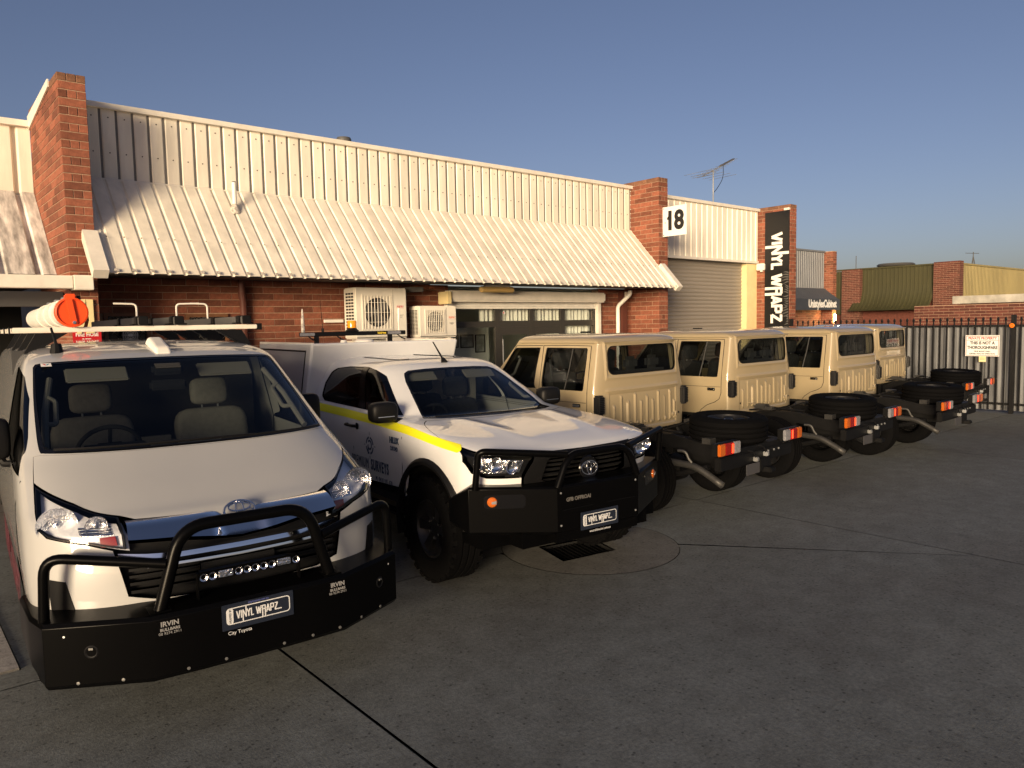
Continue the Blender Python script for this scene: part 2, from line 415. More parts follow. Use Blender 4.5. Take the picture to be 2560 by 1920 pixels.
m_curtain = mat('office_curtain', (.72, .70, .64), .9)
m_floor = mat('office_floor', (.12, .11, .10), .7)
# ------------------------------------------------------------------ ground
def flat(x0, y0, x1, y1, z):
    return Surf([[(x0, y0, z), (x1, y0, z)], [(x0, y1, z), (x1, y1, z)]])
def sheet(name, poly, z, m, parent=None, holes=(), rim=.012, step=1.3):
    x0, y0 = min(p[0] for p in poly), min(p[1] for p in poly); x1, y1 = max(p[0] for p in poly), max(p[1] for p in poly)
    S = flat(x0, y0, x1, y1, z); cv = lambda q: [((b-y0)/(y1-y0), (a-x0)/(x1-x0)) for a, b in q]
    o = panel(name, S, cv(poly), m, parent, [cv(h) for h in holes], su=step/(y1-y0), sv=step/(x1-x0), rim=rim)
    return o
PIT = [(4.508, 4.981), (4.374, 4.516), (4.942, 4.425), (5.075, 4.87)]
circ = lambda r, n=56: [(4.87+r*math.cos(2*PI*k/n), 4.68+r*math.sin(2*PI*k/n)) for k in range(n)]
big = 900
g = sheet('ground', [(-big, -big), (big, -big), (big, big), (-big, big)], -.014, m_under, holes=[PIT], rim=0, step=300); tag(g, kind='structure')
# far ground beyond the paved yard: one sheet round it, 4 mm up
YX0, YX1, YY0, YY1 = -8.45, 17.60, -15.5, 15.35
fg = sheet('far_ground', [(-big, -big), (big, -big), (big, big), (-big, big)], -.008, m_conc, holes=[[(YX0, YY0), (YX1, YY0), (YX1, YY1), (YX0, YY1)]], rim=0, step=300); tag(fg, kind='structure')
yard = thing('yard_pavement', None, None); tag(yard, kind='structure')
xs = [-8.45, -3.3, 1.85, 7.0, 12.15, 17.6]; ys = [-15.5, -10.35, -5.2, -.07, 5.06, 10.2, 15.35]
gp = .005
for i in range(len(xs)-1):
    for j in range(len(ys)-1):
        a, b, c, d = xs[i]+gp, ys[j]+gp, xs[i+1]-gp, ys[j+1]-gp
        if i == 1: c -= .004
        if i == 2: a += .004
        if j == 5 : d = 15.3
        if i == 0 and j >= 4: pass
        if (i, j) == (2, 3):     # slab with the drain collar, cracked from the collar to the joint
            e0, e1 = (5.50, 4.11), (6.985, 2.20)
            cut = lambda pts: pts
            arc = [(4.87+.806*math.cos(t), 4.68+.806*math.sin(t)) for t in np.linspace(R(-42), R(-334+4), 40)]
            ring = [p for p in circ(.806)]
            # left piece and right piece share the crack line
            L_ = [(a, b), (c, b), (c, 2.19)] + [(4.87+.806*math.cos(R(t)), 4.68+.806*math.sin(R(t))) for t in np.arange(-42, -208, -6)] + [(4.12, d), (a, d)]
            R_ = [(c, 2.197), (c, d), (5.60, d)] + [(4.87+.806*math.cos(R(t)), 4.68+.806*math.sin(R(t))) for t in np.arange(26, -41, -6)]
            sheet('concrete_slab', L_, 0, m_conc, yard, rim=.013); sheet('concrete_slab', R_, 0, m_conc, yard, rim=.013)
        elif (i, j) == (2, 4):
            A_ = [(c, b), (c, d), (a, d), (a, b), (4.12, b)] + [(4.87+.806*math.cos(R(t)), 4.68+.806*math.sin(R(t))) for t in np.arange(151, 27, -6)] + [(5.60, b)]
            sheet('concrete_slab', A_, 0, m_conc, yard, rim=.013)
        elif i == 1 and j == 4:
            sheet('concrete_slab', [(a, b), (c, b), (c, d), (.57, d), (.57, 5.3), (a, 5.3)], 0, m_conc, yard, rim=.013)
        else:
            sheet('concrete_slab', [(a, b), (c, b), (c, d), (a, d)], 0, m_conc, yard, rim=.013)
ap = sheet('concrete_apron', [(-3.2, 5.31), (.56, 5.31), (.56, 10.1), (-3.2, 10.1)], .012, m_conc2, rim=.02); tag(ap, kind='structure')
dr = thing('drain_cover', 'round concrete drain collar with square dark pit in front of the white ute', 'drain', (4.87, 4.68, 0))
def rel(poly): return [(x-4.87, y-4.68) for x, y in poly]
sheet('collar', rel(circ(.799)), .001, m_conc3, dr, holes=[rel(PIT)], rim=.015, step=.2)
p_ = rel(PIT); b = MB()
for k in range(4):
    (x0, y0), (x1, y1) = p_[k], p_[(k+1) % 4]; b.add([(x0, y0, -.012), (x1, y1, -.012), (x1, y1, -.6), (x0, y0, -.6)], [(0, 3, 2, 1)])
b.add([(x, y, -.6) for x, y in p_], [(0, 1, 2, 3)]); b.build('pit_lining', m_dark, dr, 0)
ctr = Vector((sum(p[0] for p in p_)/4, sum(p[1] for p in p_)/4)); e1 = (Vector(p_[2])-Vector(p_[1])); e2 = (Vector(p_[0])-Vector(p_[1])); o0 = Vector(p_[1])
for k in range(1, 12):
    q0 = o0+e1*(k/12); q1 = q0+e2; b = MB(); dd = e1.normalized()*.006
    b.add([(q0.x-dd.x, q0.y-dd.y, -.03), (q0.x+dd.x, q0.y+dd.y, -.03), (q1.x+dd.x, q1.y+dd.y, -.03), (q1.x-dd.x, q1.y-dd.y, -.03), (q0.x-dd.x, q0.y-dd.y, -.06), (q0.x+dd.x, q0.y+dd.y, -.06), (q1.x+dd.x, q1.y+dd.y, -.06), (q1.x-dd.x, q1.y-dd.y, -.06)],
          [(0, 1, 2, 3), (7, 6, 5, 4), (0, 4, 5, 1), (1, 5, 6, 2), (2, 6, 7, 3), (3, 7, 4, 0)]); b.build('grate_bar', m_fence, dr, 0)

# ------------------------------------------------------------------ bricks
CH, BL, JT = .0941, .3077, .010     # course height, brick module, joint
bmesh_cache = {}
def brick_mesh(wd, ht, m):
    k = (round(wd, 3), round(ht, 3), m.name)
    if k not in bmesh_cache:
        x, z, c = wd/2, ht/2, .004
        V = [(-x, .02, -z), (x, .02, -z), (x, .02, z), (-x, .02, z), (-x, c, -z), (x, c, -z), (x, c, z), (-x, c, z), (-x+c, 0, -z+c), (x-c, 0, -z+c), (x-c, 0, z-c), (-x+c, 0, z-c)]
        F = []
        for a in (0, 4): F += [(a+i, a+(i+1) % 4, a+4+(i+1) % 4, a+4+i) for i in range(4)]
        F.append((8, 9, 10, 11))
        me = bpy.data.meshes.new('brick'); me.from_pydata(V, [], F); me.materials.append(m); bmesh_cache[k] = me
    return bmesh_cache[k]
def lay(parent, faces, limit=300, m=None, cap=None):
    """faces: list of dict(o=origin at z0 lower left seen from outside, ang=direction of the run, L, H, bond, holes). Bricks stand 7 mm proud of the mortar."""
    rnd = random.Random(len(faces)*17+int(faces[0]['L']*1000)); todo = []
    m = m or m_brick
    for f in faces:
        ch = f.get('ch', CH); n = int(round(f['H']/ch)); d = Vector((math.cos(f['ang']), math.sin(f['ang']), 0)); 
        for c in range(n):
            z = f['o'][2]+c*ch+ch/2; bond = f.get('bond', 'run')
            if bond == 'run': cuts = [0]; x = BL*(.5 if c % 2 else 1); 
            elif bond == 'pier':
                cuts = [0, f['L']] if c % 2 else [0, f['L']/3, 2*f['L']/3, f['L']]
            if bond == 'run':
                if f.get('shift'): x = x*.66
                while x < f['L']-.05: cuts.append(x); x += BL
                cuts.append(f['L'])
            for a, e in zip(cuts, cuts[1:]):
                # holes
                segs = [(a, e)]
                for (hx0, hz0, hx1, hz1) in f.get('holes', ()):
                    if hz0 < z < hz1:
                        ns = []
                        for s0, s1 in segs:
                            if s1 <= hx0 or s0 >= hx1: ns.append((s0, s1)); continue
                            if s0 < hx0: ns.append((s0, hx0))
                            if s1 > hx1: ns.append((hx1, s1))
                        segs = ns
                for s0, s1 in segs:
                    wd = s1-s0-JT
                    if wd < .03: continue
                    p = Vector(f['o'])+d*((s0+s1)/2); p.z = z
                    todo.append((f.get('pri', 0)-z, p, f['ang'], round(wd/.006)*.006, ch-JT, cap if (cap and c == n-1) else m))
    todo.sort(key=lambda t: t[0]); st = MB(); stm = m
    for k, (_, p, a, wd, ht, mm) in enumerate(todo):
        nrm = Vector((math.sin(a), -math.cos(a), 0)); p = p+nrm*(.0+rnd.uniform(-.0012, .0012)); tw = rnd.uniform(-.004, .004)
        if k < limit: inst('brick', brick_mesh(wd, ht, mm), parent, p, (rnd.uniform(-.004, .004), 0, a+tw))
        else:
            me = brick_mesh(wd, ht, mm); T = Matrix.Translation(p) @ Matrix.Rotation(a, 4, 'Z'); st.add([T @ v.co for v in me.vertices], [tuple(q.vertices) for q in me.polygons])
    if st.v: tag(st.build('brick', stm, parent, 0), kind='stuff')

def pier(label, x0, x1, y0, y1, h, side=True, m=None, group=None, ch=CH, cap=None, limit=300):
    t = thing('brick_pier', label, 'brick pier', (x0, y0, 0), group=group)
    g = .007
    MB().box((g, g, 0), (x1-x0-g, y1-y0, h-.012)).build('mortar', m_mortar, t, 0)
    fs = [dict(o=(0, 0, 0), ang=0, L=x1-x0, H=h, bond='pier', ch=ch, pri=-1)]
    fs.append(dict(o=(0, y1-y0, 0), ang=-PI/2, L=y1-y0, H=h, bond='run', ch=ch))
    lay(t, fs, limit, m, cap)
    # top course seen from above/right face stays mortar coloured brickwork
    return t
ZP = CH*52.5
P1 = pier('tall red brick pier at the left end of the long white awning', 1.815, 2.11, 10.0, 11.95, CH*53, cap=m_brickcap)
P2 = pier('red brick pier between the white awning and the roller door, with a number sign', 12.565, 12.87, 10.0, 10.95, CH*53, cap=m_brickcap)
P3 = pier('red brick pier with the tall black wordmark sign on its flank', 17.77, 18.07, 10.0, 11.4, CH*52, cap=m_brickcap)
# wall below the awning, either side of the shop front
W1 = thing('brick_wall', 'red brick wall under the long white awning, behind the van, with two small windows', 'brick wall', (2.11, 10.75, 0))
wins = [(.19, 1.30, .74, 2.27), (1.20, 1.30, 1.77, 2.25)]
MB().box((0, .007, 0), (.19, .2, 2.72)).box((.19, .007, 2.27), (.74, .2, 2.72)).box((.74, .007, 0), (1.20, .2, 2.72)).box((1.20, .007, 2.25), (1.77, .2, 2.72)).box((1.77, .007, 0), (5.62, .2, 2.72)).box((.19, .007, 0), (.74, .2, 1.3)).box((1.2, .007, 0), (1.77, .2, 1.3)).build('mortar', m_mortar, W1, 0)
lay(W1, [dict(o=(0, 0, 0), ang=0, L=5.62, H=2.70, bond='run', holes=wins)])
W2 = thing('brick_wall', 'narrow red brick wall between the shop front and the pier with number 18', 'brick wall', (11.53, 10.75, 0))
MB().box((0, .007, 0), (1.03, .2, 2.72)).build('mortar', m_mortar, W2, 0)
lay(W2, [dict(o=(0, 0, 0), ang=0, L=1.03, H=2.70, bond='run')])

# ------------------------------------------------------------------ ribbed cladding
PITCH_ = .1915
def ribsheet(path, x0, n, m, parent, name='cladding_sheet', pitch=PITCH_, rib=.018, top=.026, base=.056, lift=0, ends=False, axis=0):
    """n ribs of trapezoidal sheet across X, following path [(y,z)...]; ribs stand out on the left of the path direction"""
    prof = []
    for k in range(n):
        c = x0+(k+.5)*pitch
        prof += [(c-base/2, 0), (c-top/2, rib), (c+top/2, rib), (c+base/2, 0)]
    prof = [(x0, 0)]+prof+[(x0+n*pitch, 0)]
    P = [Vector((0, y, z)) for y, z in path]; b = MB(); V = []; K = len(prof)
    for i, p in enumerate(P):
        t0 = (P[i]-P[i-1]).normalized() if i else None; t1 = (P[i+1]-P[i]).normalized() if i < len(P)-1 else None
        nn = []
        for t in (t0, t1):
            if t is not None: nn.append(Vector((0, -t.z, t.y)))
        N = sum(nn, Vector()).normalized(); sc = 1/max(.5, N.dot(nn[0]))
        for x, h in prof: V.append((x, p.y+N.y*(h+lift)*sc, p.z+N.z*(h+lift)*sc))
    F = [(i*K+j, i*K+j+1, (i+1)*K+j+1, (i+1)*K+j) for i in range(len(P)-1) for j in range(K-1)]
    b.add(V, F); o = b.build(name, m, parent, 0)
    md = o.modifiers.new('thickness', 'SOLIDIFY'); md.thickness = .0015; md.offset = -1
    return o
def screws(pts, parent, m, r=.009):
    b = MB()
    for p, nrm in pts:
        nrm = Vector(nrm).normalized(); a = nrm.orthogonal().normalized(); c = nrm.cross(a)
        V = [Vector(p)+(a*math.cos(k*PI/3)+c*math.sin(k*PI/3))*r for k in range(6)]; V += [v+nrm*.006 for v in V]
        b.add(V, [tuple(range(6, 12))]+[(k, (k+1) % 6, (k+1) % 6+6, k+6) for k in range(6)])
    return tag(b.build('screw', m, parent, 0), kind='stuff')
m_screw = mat('weathered_screw', (.09, .07, .055), .7)
U1 = thing('factory_unit', 'factory unit with a white ribbed parapet above the long sloping awning', 'building', (0, 0, 0))
nrib = 0; X = 2.112
tot = int(round((12.563-2.112)/PITCH_)); k = 0
SLOPE = Vector((0, 9.55-10.735, 2.70-3.975)).normalized()
while k < tot:
    n = min(4, tot-k); x0 = X+k*PITCH_
    ribsheet([(10.75, 3.93), (10.75, 4.86)][::-1], x0, n, m_clad, U1, 'parapet_sheet', rib=.013, lift=.0006*(k//4 % 2))
    ribsheet([(10.748, 3.985), (9.55, 2.70)], x0, n, m_clad, U1, 'awning_sheet', lift=.0006*(k//4 % 2))
    k += n
ends = MB(); sp = []
for k in range(tot):
    x = X+(k+.5)*PITCH_
    sp += [((x+PITCH_/2, 10.748, 4.74), (0, -1, 0)), ((x+PITCH_/2, 10.748, 4.30), (0, -1, 0))]
    q = Vector((x+.005, 9.95, 2.70+.40*1.073)); sp.append((q+Vector((0, -.731, .682))*.03, (0, -.731, .682)))
    # folded rib ends along the eave
    c = Vector((x, 9.55, 2.70)); M = frame3(c, (1, 0, 0), -SLOPE)
    ends.prism([(-.03, -.002), (.03, -.002), (.017, .045), (-.017, .045)], .026, .0335, M)
ends.build('rib_end', m_dirt, U1, 0)['kind'] = 'stuff'
screws(sp, U1, m_screw)
MB().box((2.05, 10.69, 4.84), (7.0, 10.80, 4.905)).box((7.003, 10.688, 4.838), (12.62, 10.80, 4.903)).build('cap_flashing', m_trim, U1, 0)
MB().box((2.11, 10.73, 3.955), (12.56, 10.747, 3.975)).build('knee_flashing', m_trim, U1, 0)
# flashings where the awning runs past the piers
b = MB(); S0 = Vector((0, 10.0, 2.70+.45*1.073)); S1 = Vector((0, 9.53, 2.68)); nn = Vector((0, -.731, .682))
def fl(x0, x1, w0, w1):
    V = []
    for p in (Vector((0, 9.99, 3.18)), Vector((0, 9.53, 2.685))):
        for x in (x0, x1):
            for h in (-.07, .055): V.append((x, p.y+nn.y*h, p.z+nn.z*h))
    return V
box_f = [(0, 1, 3, 2), (4, 6, 7, 5), (0, 4, 5, 1), (2, 3, 7, 6), (1, 5, 7, 3), (0, 2, 6, 4)]
b.add(fl(1.965, 2.125, 0, 0), box_f); b.build('barge_flashing', m_trim, U1, 0); b = MB(); b.add(fl(12.556, 12.70, 0, 0), box_f); b.build('barge_flashing', m_trim, U1, 0)
MB().add([(2.115, 9.80, 2.70), (12.56, 9.80, 2.70), (12.56, 10.745, 2.73), (2.115, 10.745, 2.73), (2.115, 9.80, 2.93), (12.56, 9.80, 2.93), (12.56, 10.745, 2.742), (2.115, 10.745, 2.742)],
         [(0, 1, 2, 3), (7, 6, 5, 4), (0, 4, 5, 1), (1, 5, 6, 2), (2, 6, 7, 3), (3, 7, 4, 0)]).build('soffit', m_soffit, U1, 0)
# ribbed underside near the eave
for x0 in np.arange(2.2, 12.5, PITCH_): pass
MB().box((2.112, 10.76, 2.74), (12.565, 10.86, 4.84)).box((2.12, 10.86, 4.55), (12.6, 26, 4.70)).box((12.6, 11.1, 4.55), (17.7, 26, 4.70)).box((2.12, 25.9, 0), (17.7, 26.1, 4.55)).box((2.02, 11.96, 0), (2.11, 25.9, 4.55)).box((2.12, 12.0, 3.0), (12.5, 12.05, 4.5)).build('roof', m_soffit, U1, 0)
# roller door unit
U2 = thing('factory_unit', 'factory unit with a beige roller door under a plain white ribbed panel', 'building', (0, 0, 0))
tot2 = int(round((17.76-12.88)/.2115)); k = 0
while k < tot2:
    n = min(4, tot2-k); ribsheet([(10.9, 4.83), (10.9, 3.52)], 12.878+k*.2115, n, m_clad, U2, 'parapet_sheet', pitch=.2115, lift=.0006*(k//4 % 2)); k += n
MB().box((12.872, 10.84, 4.80), (17.765, 10.95, 4.87)).box((12.872, 10.85, 3.47), (17.72, 10.93, 3.53)).build('cap_flashing', m_trim, U2, 0)
MB().box((12.875, 10.94, 3.46), (17.76, 11.05, 4.78)).build('lintel', m_soffit, U2, 0)
MB().box((17.30, 10.93, 0), (17.765, 11.2, 3.46)).build('jamb', m_cream, U2, 0)
dr2 = MB(); 
door_me = None
zs = np.arange(0.02, 3.46, .092)
for z in zs:
    if door_me is None:
        b = MB(); pr = [(-.02, 0), (.0, .008), (-.012, .03), (-.022, .052), (-.012, .074), (0, .084), (-.0, .092)]
        V = []; 
        pts = [(11.10-.022*math.sin(PI*t), t*.092) for t in np.linspace(0, 1, 9)]
        for x in (12.9, 17.30):
            V += [(x, y, zz) for y, zz in pts]
        b.add(V, [(i, i+9, i+10, i+1) for i in range(8)]); o = b.build('door_slat', m_roll, U2, 60); door_me = o.data; o.location.z = z
        o.data.flip_normals() if False else None
    else: inst('door_slat', door_me, U2, (0, 0, z))
MB().box((12.875, 11.0, 0), (12.93, 11.18, 3.46)).build('door_guide', m_steel, U2, 0)
MB().box((12.9, 11.16, 0), (17.3, 11.2, 3.46)).build('door_backing', m_roll, U2, 0)

# left neighbour: dark open bay under a white beam
U0 = thing('factory_unit', 'neighbouring unit at the far left with streaked white cladding above an open dark bay', 'building', (0, 0, 0))
k = 0
while k < 24:
    ribsheet([(11.93, 4.78), (11.93, 3.88)], 1.81-(k+4)*PITCH_*1.9, 4, m_clad, U0, 'parapet_sheet', pitch=PITCH_*1.9, rib=.05, top=.04, base=.09, lift=.0006*(k//4 % 2))
    ribsheet([(11.92, 3.90), (10.72, 2.74)], 1.81-(k+4)*PITCH_*1.9, 4, m_clad2, U0, 'awning_sheet', pitch=PITCH_*1.9, rib=.05, top=.04, base=.09, lift=.0006*(k//4 % 2)); k += 4
MB().box((-6.9, 11.86, 4.75), (1.808, 11.99, 4.83)).build('cap_flashing', m_trim, U0, 0)
b = MB(); b.rbox((-6.9, 9.72, 2.525), (1.80, 9.93, 2.668), .008); b.rbox((1.803, 9.70, 2.51), (2.005, 9.935, 2.675), .008); b.build('fascia_beam', m_trim, U0, 0)
MB().box((-6.9, 10.35, 2.34), (1.80, 10.5, 2.515)).build('door_head', m_grey, U0, 0)
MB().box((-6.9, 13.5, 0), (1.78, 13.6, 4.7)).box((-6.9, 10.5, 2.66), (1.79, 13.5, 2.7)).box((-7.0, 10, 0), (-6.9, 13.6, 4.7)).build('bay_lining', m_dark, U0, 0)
# sloping white flashing along the top of the tall pier
b = MB(); b.add([(1.795, 10.45, 4.92), (1.812, 10.45, 4.92), (1.812, 11.95, 4.72), (1.795, 11.95, 4.72), (1.795, 10.45, 5.01), (1.812, 10.45, 5.01), (1.812, 11.95, 4.90), (1.795, 11.95, 4.90)],
    [(3, 2, 1, 0), (4, 5, 6, 7), (0, 1, 5, 4), (1, 2, 6, 5), (2, 3, 7, 6), (3, 0, 4, 7)]); b.build('barge_flashing', m_trim, U0, 0)

# ------------------------------------------------------------------ things on the front wall
t = thing('vent_pipe', 'short white vent pipe rising through the long awning', 'pipe', (3.95, 10.45, 3.665))
MB().tube([(0, 0, 0), (0, 0, .37)], .030, 14).build('pipe', m_pvc, t); b = MB(); b.lathe([(.075, -.06), (.07, -.01), (.05, .03), (.036, .075), (.03, .08)], 18); b.build('collar', m_dirt, t)
MB().lathe([(.026, .372), (.026, .385), (.0, .39)], 12).build('cap', m_grey, t)
t = thing('roof_ventilator', 'dark low roof ventilator just showing above the white parapet', 'roof vent', (6.76, 12.5, 4.7))
MB().lathe([(.11, 0), (.11, .62), (.135, .66), (.135, .70), (.12, .735), (0, .745)], 20).build('hood', m_grey, t)
# tv antenna
t = thing('tv_antenna', 'tv antenna on a thin mast above the roller door unit', 'antenna', (18.82, 13.0, 4.7))
MB().tube([(0, 0, 0), (0, 0, 1.62)], .017, 8).build('mast', m_steel, t)
b = MB(); b.tube([(-.45, .05, 1.42), (.85, -.1, 2.02)], .014, 6)
b.build('boom', m_steel, t)
for k in range(9):
    s = k/8; c = Vector((-.45+1.3*s, .05-.15*s, 1.42+.6*s)); l = .36-.22*s
    MB().tube([c+Vector((0, -l, 0)), c+Vector((0, l, 0))], .006, 6).build('element', m_steel, t)
for k in range(5):
    c = Vector((-.75+.3*k, 0, 1.48)); MB().tube([c+Vector((-.05, -.5, 0)), c+Vector((.05, .5, 0))], .005, 6).build('dipole', m_steel, t)
b = MB(); b.prism([(0, -.07), (.62, -.04), (.62, .04), (0, .07)], -.012, .012, frame3((.3, -.05, 1.78), (1, -.1, .47), (0, 1, 0))); b.build('reflector', m_grey, t)
MB().tube(fillet([(.42, -.05, 1.80), (.43, -.05, 1.45), (.18, 0, 1.12), (.02, 0, 1.0)], .2), .009, 6).build('cable', m_fence, t)

# number sign
t = thing('number_sign', 'white square sign with a black number 18 on the brick pier', 'sign', (12.70, 9.70, 4.07))
b = MB(); b.box((-.003, -.30, -.30), (.003, .30, .30)); b.build('plate', m_white, t)
MS = frame3((-.005, .0, -.005), (0, -1, 0), (0, 0, 1))
text('digits', '18', .52, MS, m_black, t, bold=.022, sx=.92, depth=.001, space=.95)
MB().prism([(-.190, .075), (-.10, .165), (-.10, .095), (-.175, .03)], -.001, .0015, MS).build('digit_flag', m_black, t, 0)
for yy, zz in ((.275, .27), (.275, -.27), (.235, -.02)):
    MB().lathe([(.011, 0), (.009, .006), (0, .007)], 10, frame3((-.003, yy, zz), (0, -1, 0), (0, 0, 1))).build('screw', m_black, t)
MB().box((.004, .27, -.3), (.03, .30, .3)).build('bracket', m_steel, t)

# black sign with the wordmark, running down the flank of the pier
t = thing('shop_sign', 'tall black sign with white lettering running down the flank of the pier', 'sign', (17.745, 10.345, 0))
b = MB(); b.box((-.012, -.335, 1.05), (.012, .335, 4.74)); b.build('board', mat('sign_black', (.006, .006, .007), .35), t)
seg, wl = logo_wordmark(1.62, -.62, .12); hgt = .295; 
lx = 2.22/wl
MSg = frame3((-.0135, .085-.03, 4.37), (0, 0, -1), (0, -1, 0)) @ Matrix.Diagonal((lx, hgt, 1, 1))
# glyph y axis points towards -Y (to the right in the picture): baseline on the left
sg = [((a[0]*lx, a[1]*hgt), (c[0]*lx, c[1]*hgt)) for a, c in seg]
MSg = frame3((-.0125, .145, 4.19), (0, 0, -1), (0, -1, 0))
strokes('lettering', sg, .070, MSg, m_white, t, .002)
# grey zebra-like flourish on the lower right of the board
m_zeb = mat('grey_print', (.10, .095, .09), .5)
for k in range(34):
    z = 3.18-k*.062; s = math.sin(k*.55); x0 = -.33+.02; ln = .15+.05*math.sin(k*.9)+.04*s
    b = MB(); pts = []
    for i in range(7):
        u = i/6; pts.append((-.33+ln*u, z+.03*math.sin(u*2.6+k*.35)*(1 if k % 9 < 5 else -1)))
    up = [(y, zz+.016*(1-((i/6)**2))) for i, (y, zz) in enumerate(pts)]; dn = [(y, zz-.016*(1-((i/6)**2))-.001) for i, (y, zz) in enumerate(pts)]
    poly = up+dn[::-1]; b.prism([(-(y), zz) for y, zz in poly], 0, .0006, frame3((-.0122, 0, 0), (0, -1, 0), (0, 0, 1))); b.build('stripe', m_zeb, t, 0)
MB().box((-.04, -.34, 4.745), (.02, -.20, 4.80)).build('bracket', m_trim, t)
t = thing('floodlight', 'small white floodlight beside the tall black sign', 'light', (17.75, 10.77, 3.36))
MB().rbox((-.10, -.11, -.07), (-.02, .11, .10), .012).build('housing', m_pvc, t); MB().box((-.02, -.03, -.03), (.02, .03, .03)).box((-.085, -.05, -.11), (-.03, .0, -.07)).build('bracket', m_pvc, t)

# pipes
t = thing('downpipe', 'white downpipe with an offset bend beside the shop front', 'downpipe', (0, 0, 0))
MB().tube(fillet([(12.18, 10.45, 2.68), (12.18, 10.45, 2.60), (12.03, 10.66, 2.36), (12.03, 10.66, 0)], .06), .042, 14).build('pipe', m_pvc, t)
MB().box((12.2, 10.6, 2.56), (12.38, 10.72, 2.66)).build('junction_box', m_trim, t)
t = thing('downpipe', 'dark brown downpipe in the corner beside the white downpipe', 'downpipe', (0, 0, 0)); MB().box((12.13, 10.62, 0), (12.28, 10.74, 2.68)).build('pipe', m_brownp, t)
t = thing('downpipe', 'dark brown downpipe on the brick wall behind the van', 'downpipe', (0, 0, 0))
MB().tube([(4.07, 10.66, 2.74), (4.07, 10.66, 2.5), (4.09, 10.68, 2.42), (4.09, 10.68, 0)], .048, 12).build('pipe', m_brownp, t); MB().tube([(4.07, 10.66, 2.56), (4.08, 10.665, 2.46)], .056, 12).build('collar', m_brownp, t)
t = thing('downpipe', 'dark red downpipe with a grey rainhead above the small air conditioner', 'downpipe', (0, 0, 0))
MB().box((6.66, 10.64, 0), (6.76, 10.74, 2.66)).build('pipe', m_brownp, t); MB().rbox((6.74, 10.42, 2.585), (7.0, 10.74, 2.66), .01).build('rainhead', m_soffit, t)

# air conditioners
def aircon(label, x, y, z, wd, ht, dp, fr, fx, fz, n, badge, badge_c, louvres):
    t = thing('air_conditioner', label, 'air conditioner', (x, y, z))
    MB().rbox((0, 0, 0), (wd, dp, ht), .018).build('casing', m_acw, t)
    MB().box((.012, -.004, .02), (wd-.012, .0, .028)).box((wd*.72, -.003, .03), (wd*.722, 0, ht-.03)).build('panel_seam', m_grey, t, 0)
    b = MB(); s = fr*1.12
    # square fan surround, dark round mouth, blades
    for a, c in (((fx-s-.02, -.012, fz-s-.02), (fx+s+.02, -.001, fz-s)), ((fx-s-.02, -.012, fz+s), (fx+s+.02, -.001, fz+s+.02)), ((fx-s-.02, -.012, fz-s), (fx-s, -.001, fz+s)), ((fx+s, -.012, fz-s), (fx+s+.02, -.001, fz+s))): b.box(a, c)
    b.build('fan_frame', m_acw, t, 0)
    Mf = frame3((fx, -.0015, fz), (1, 0, 0), (0, 0, 1))
    MB().lathe([(0, 0), (fr, 0), (fr, .0015), (0, .0015)], 40, Mf).build('fan_mouth', m_fan, t)
    for k in range(3):
        b = MB(); pl = [(.03, -.02)]+[(fr*.93*math.cos(R(q)), fr*.93*math.sin(R(q))) for q in range(-5, 66, 10)]+[(.03, .05)]
        b.prism(pl, .002, .004, Mf @ Matrix.Rotation(2*PI*k/3+.4, 4, 'Z')); b.build('fan_blade', m_grey, t, 0)
    MB().lathe([(0, .009), (.045, .008), (.05, .004)], 16, Mf).build('fan_hub', m_grey, t)
    for k in range(n):
        xx = fx-s+2*s*(k+.5)/n; MB().tube([(xx, -.018, fz-s), (xx, -.018, fz+s)], .0055, 5).build('guard_wire', m_acw, t)
    for k in range(3): zz = fz-s*.6+s*.6*k; MB().tube([(fx-s, -.015, zz), (fx+s, -.015, zz)], .003, 5).build('guard_wire', m_acw, t)
    b = MB()
    for k in range(louvres):
        zz = .06+(ht-.12)*k/louvres
        for j in range(3): b.box((-.0025, .05+j*.085, zz), (0, .05+j*.085+.07, zz+(ht-.12)/louvres*.62))
    b.build('side_louvre', m_fan, t, 0)['kind'] = 'stuff'
    Mt = frame3((wd*.86, -.002, ht*.63), (1, 0, 0), (0, 0, 1))
    text('badge', badge, .036, Mt, badge_c, t, bold=.001, sx=.95)
    MB().box((wd*.86-.07, -.0022, ht*.63-.035), (wd*.86+.07, -.0008, ht*.63+.03)).build('label_plate', mat('label_pink', (.72, .62, .56), .5), t, 0)
    text('model_text', 'INVERTER', .018, frame3((wd*.86, -.001, ht*.44), (1, 0, 0), (0, 0, 1)), m_grey, t)
    MB().box((wd*.79, -.0015, ht*.46), (wd*.93, -.0005, ht*.466)).box((wd*.83, -.0015, ht*.405), (wd*.90, -.0005, ht*.411)).build('model_line', m_grey, t, 0)
    for xx in (wd*.18, wd*.78):
        b = MB(); b.box((xx, .0, -.035), (xx+.04, 10.745-y, -.004)); b.add([(xx, .05, -.035), (xx+.04, .05, -.035), (xx+.04, 10.745-y, -.035), (xx, 10.745-y, -.035), (xx, 10.745-y, -.16), (xx+.04, 10.745-y, -.16)], [(0, 1, 5, 4), (0, 4, 3), (1, 2, 5), (3, 4, 5, 2)]); b.build('wall_bracket', m_trim, t, 0)
    MB().rbox((wd+.001, .1, ht*.06), (wd+.05, .28, ht*.34), .012).build('valve_cover', m_acw, t)
    return t
aircon('large white air conditioner with a big round fan mounted high on the brick wall', 5.66, 10.30, 1.84, .925, .79, .36, .225, .385, .41, 9, 'FUJITSU', m_red, 14)
aircon('small white air conditioner on brackets beside the shop front', 6.80, 10.28, 1.83, .75, .52, .30, .162, .31, .265, 10, 'FUJITSU', mat('orange_print', (.6, .13, .05), .5), 18)
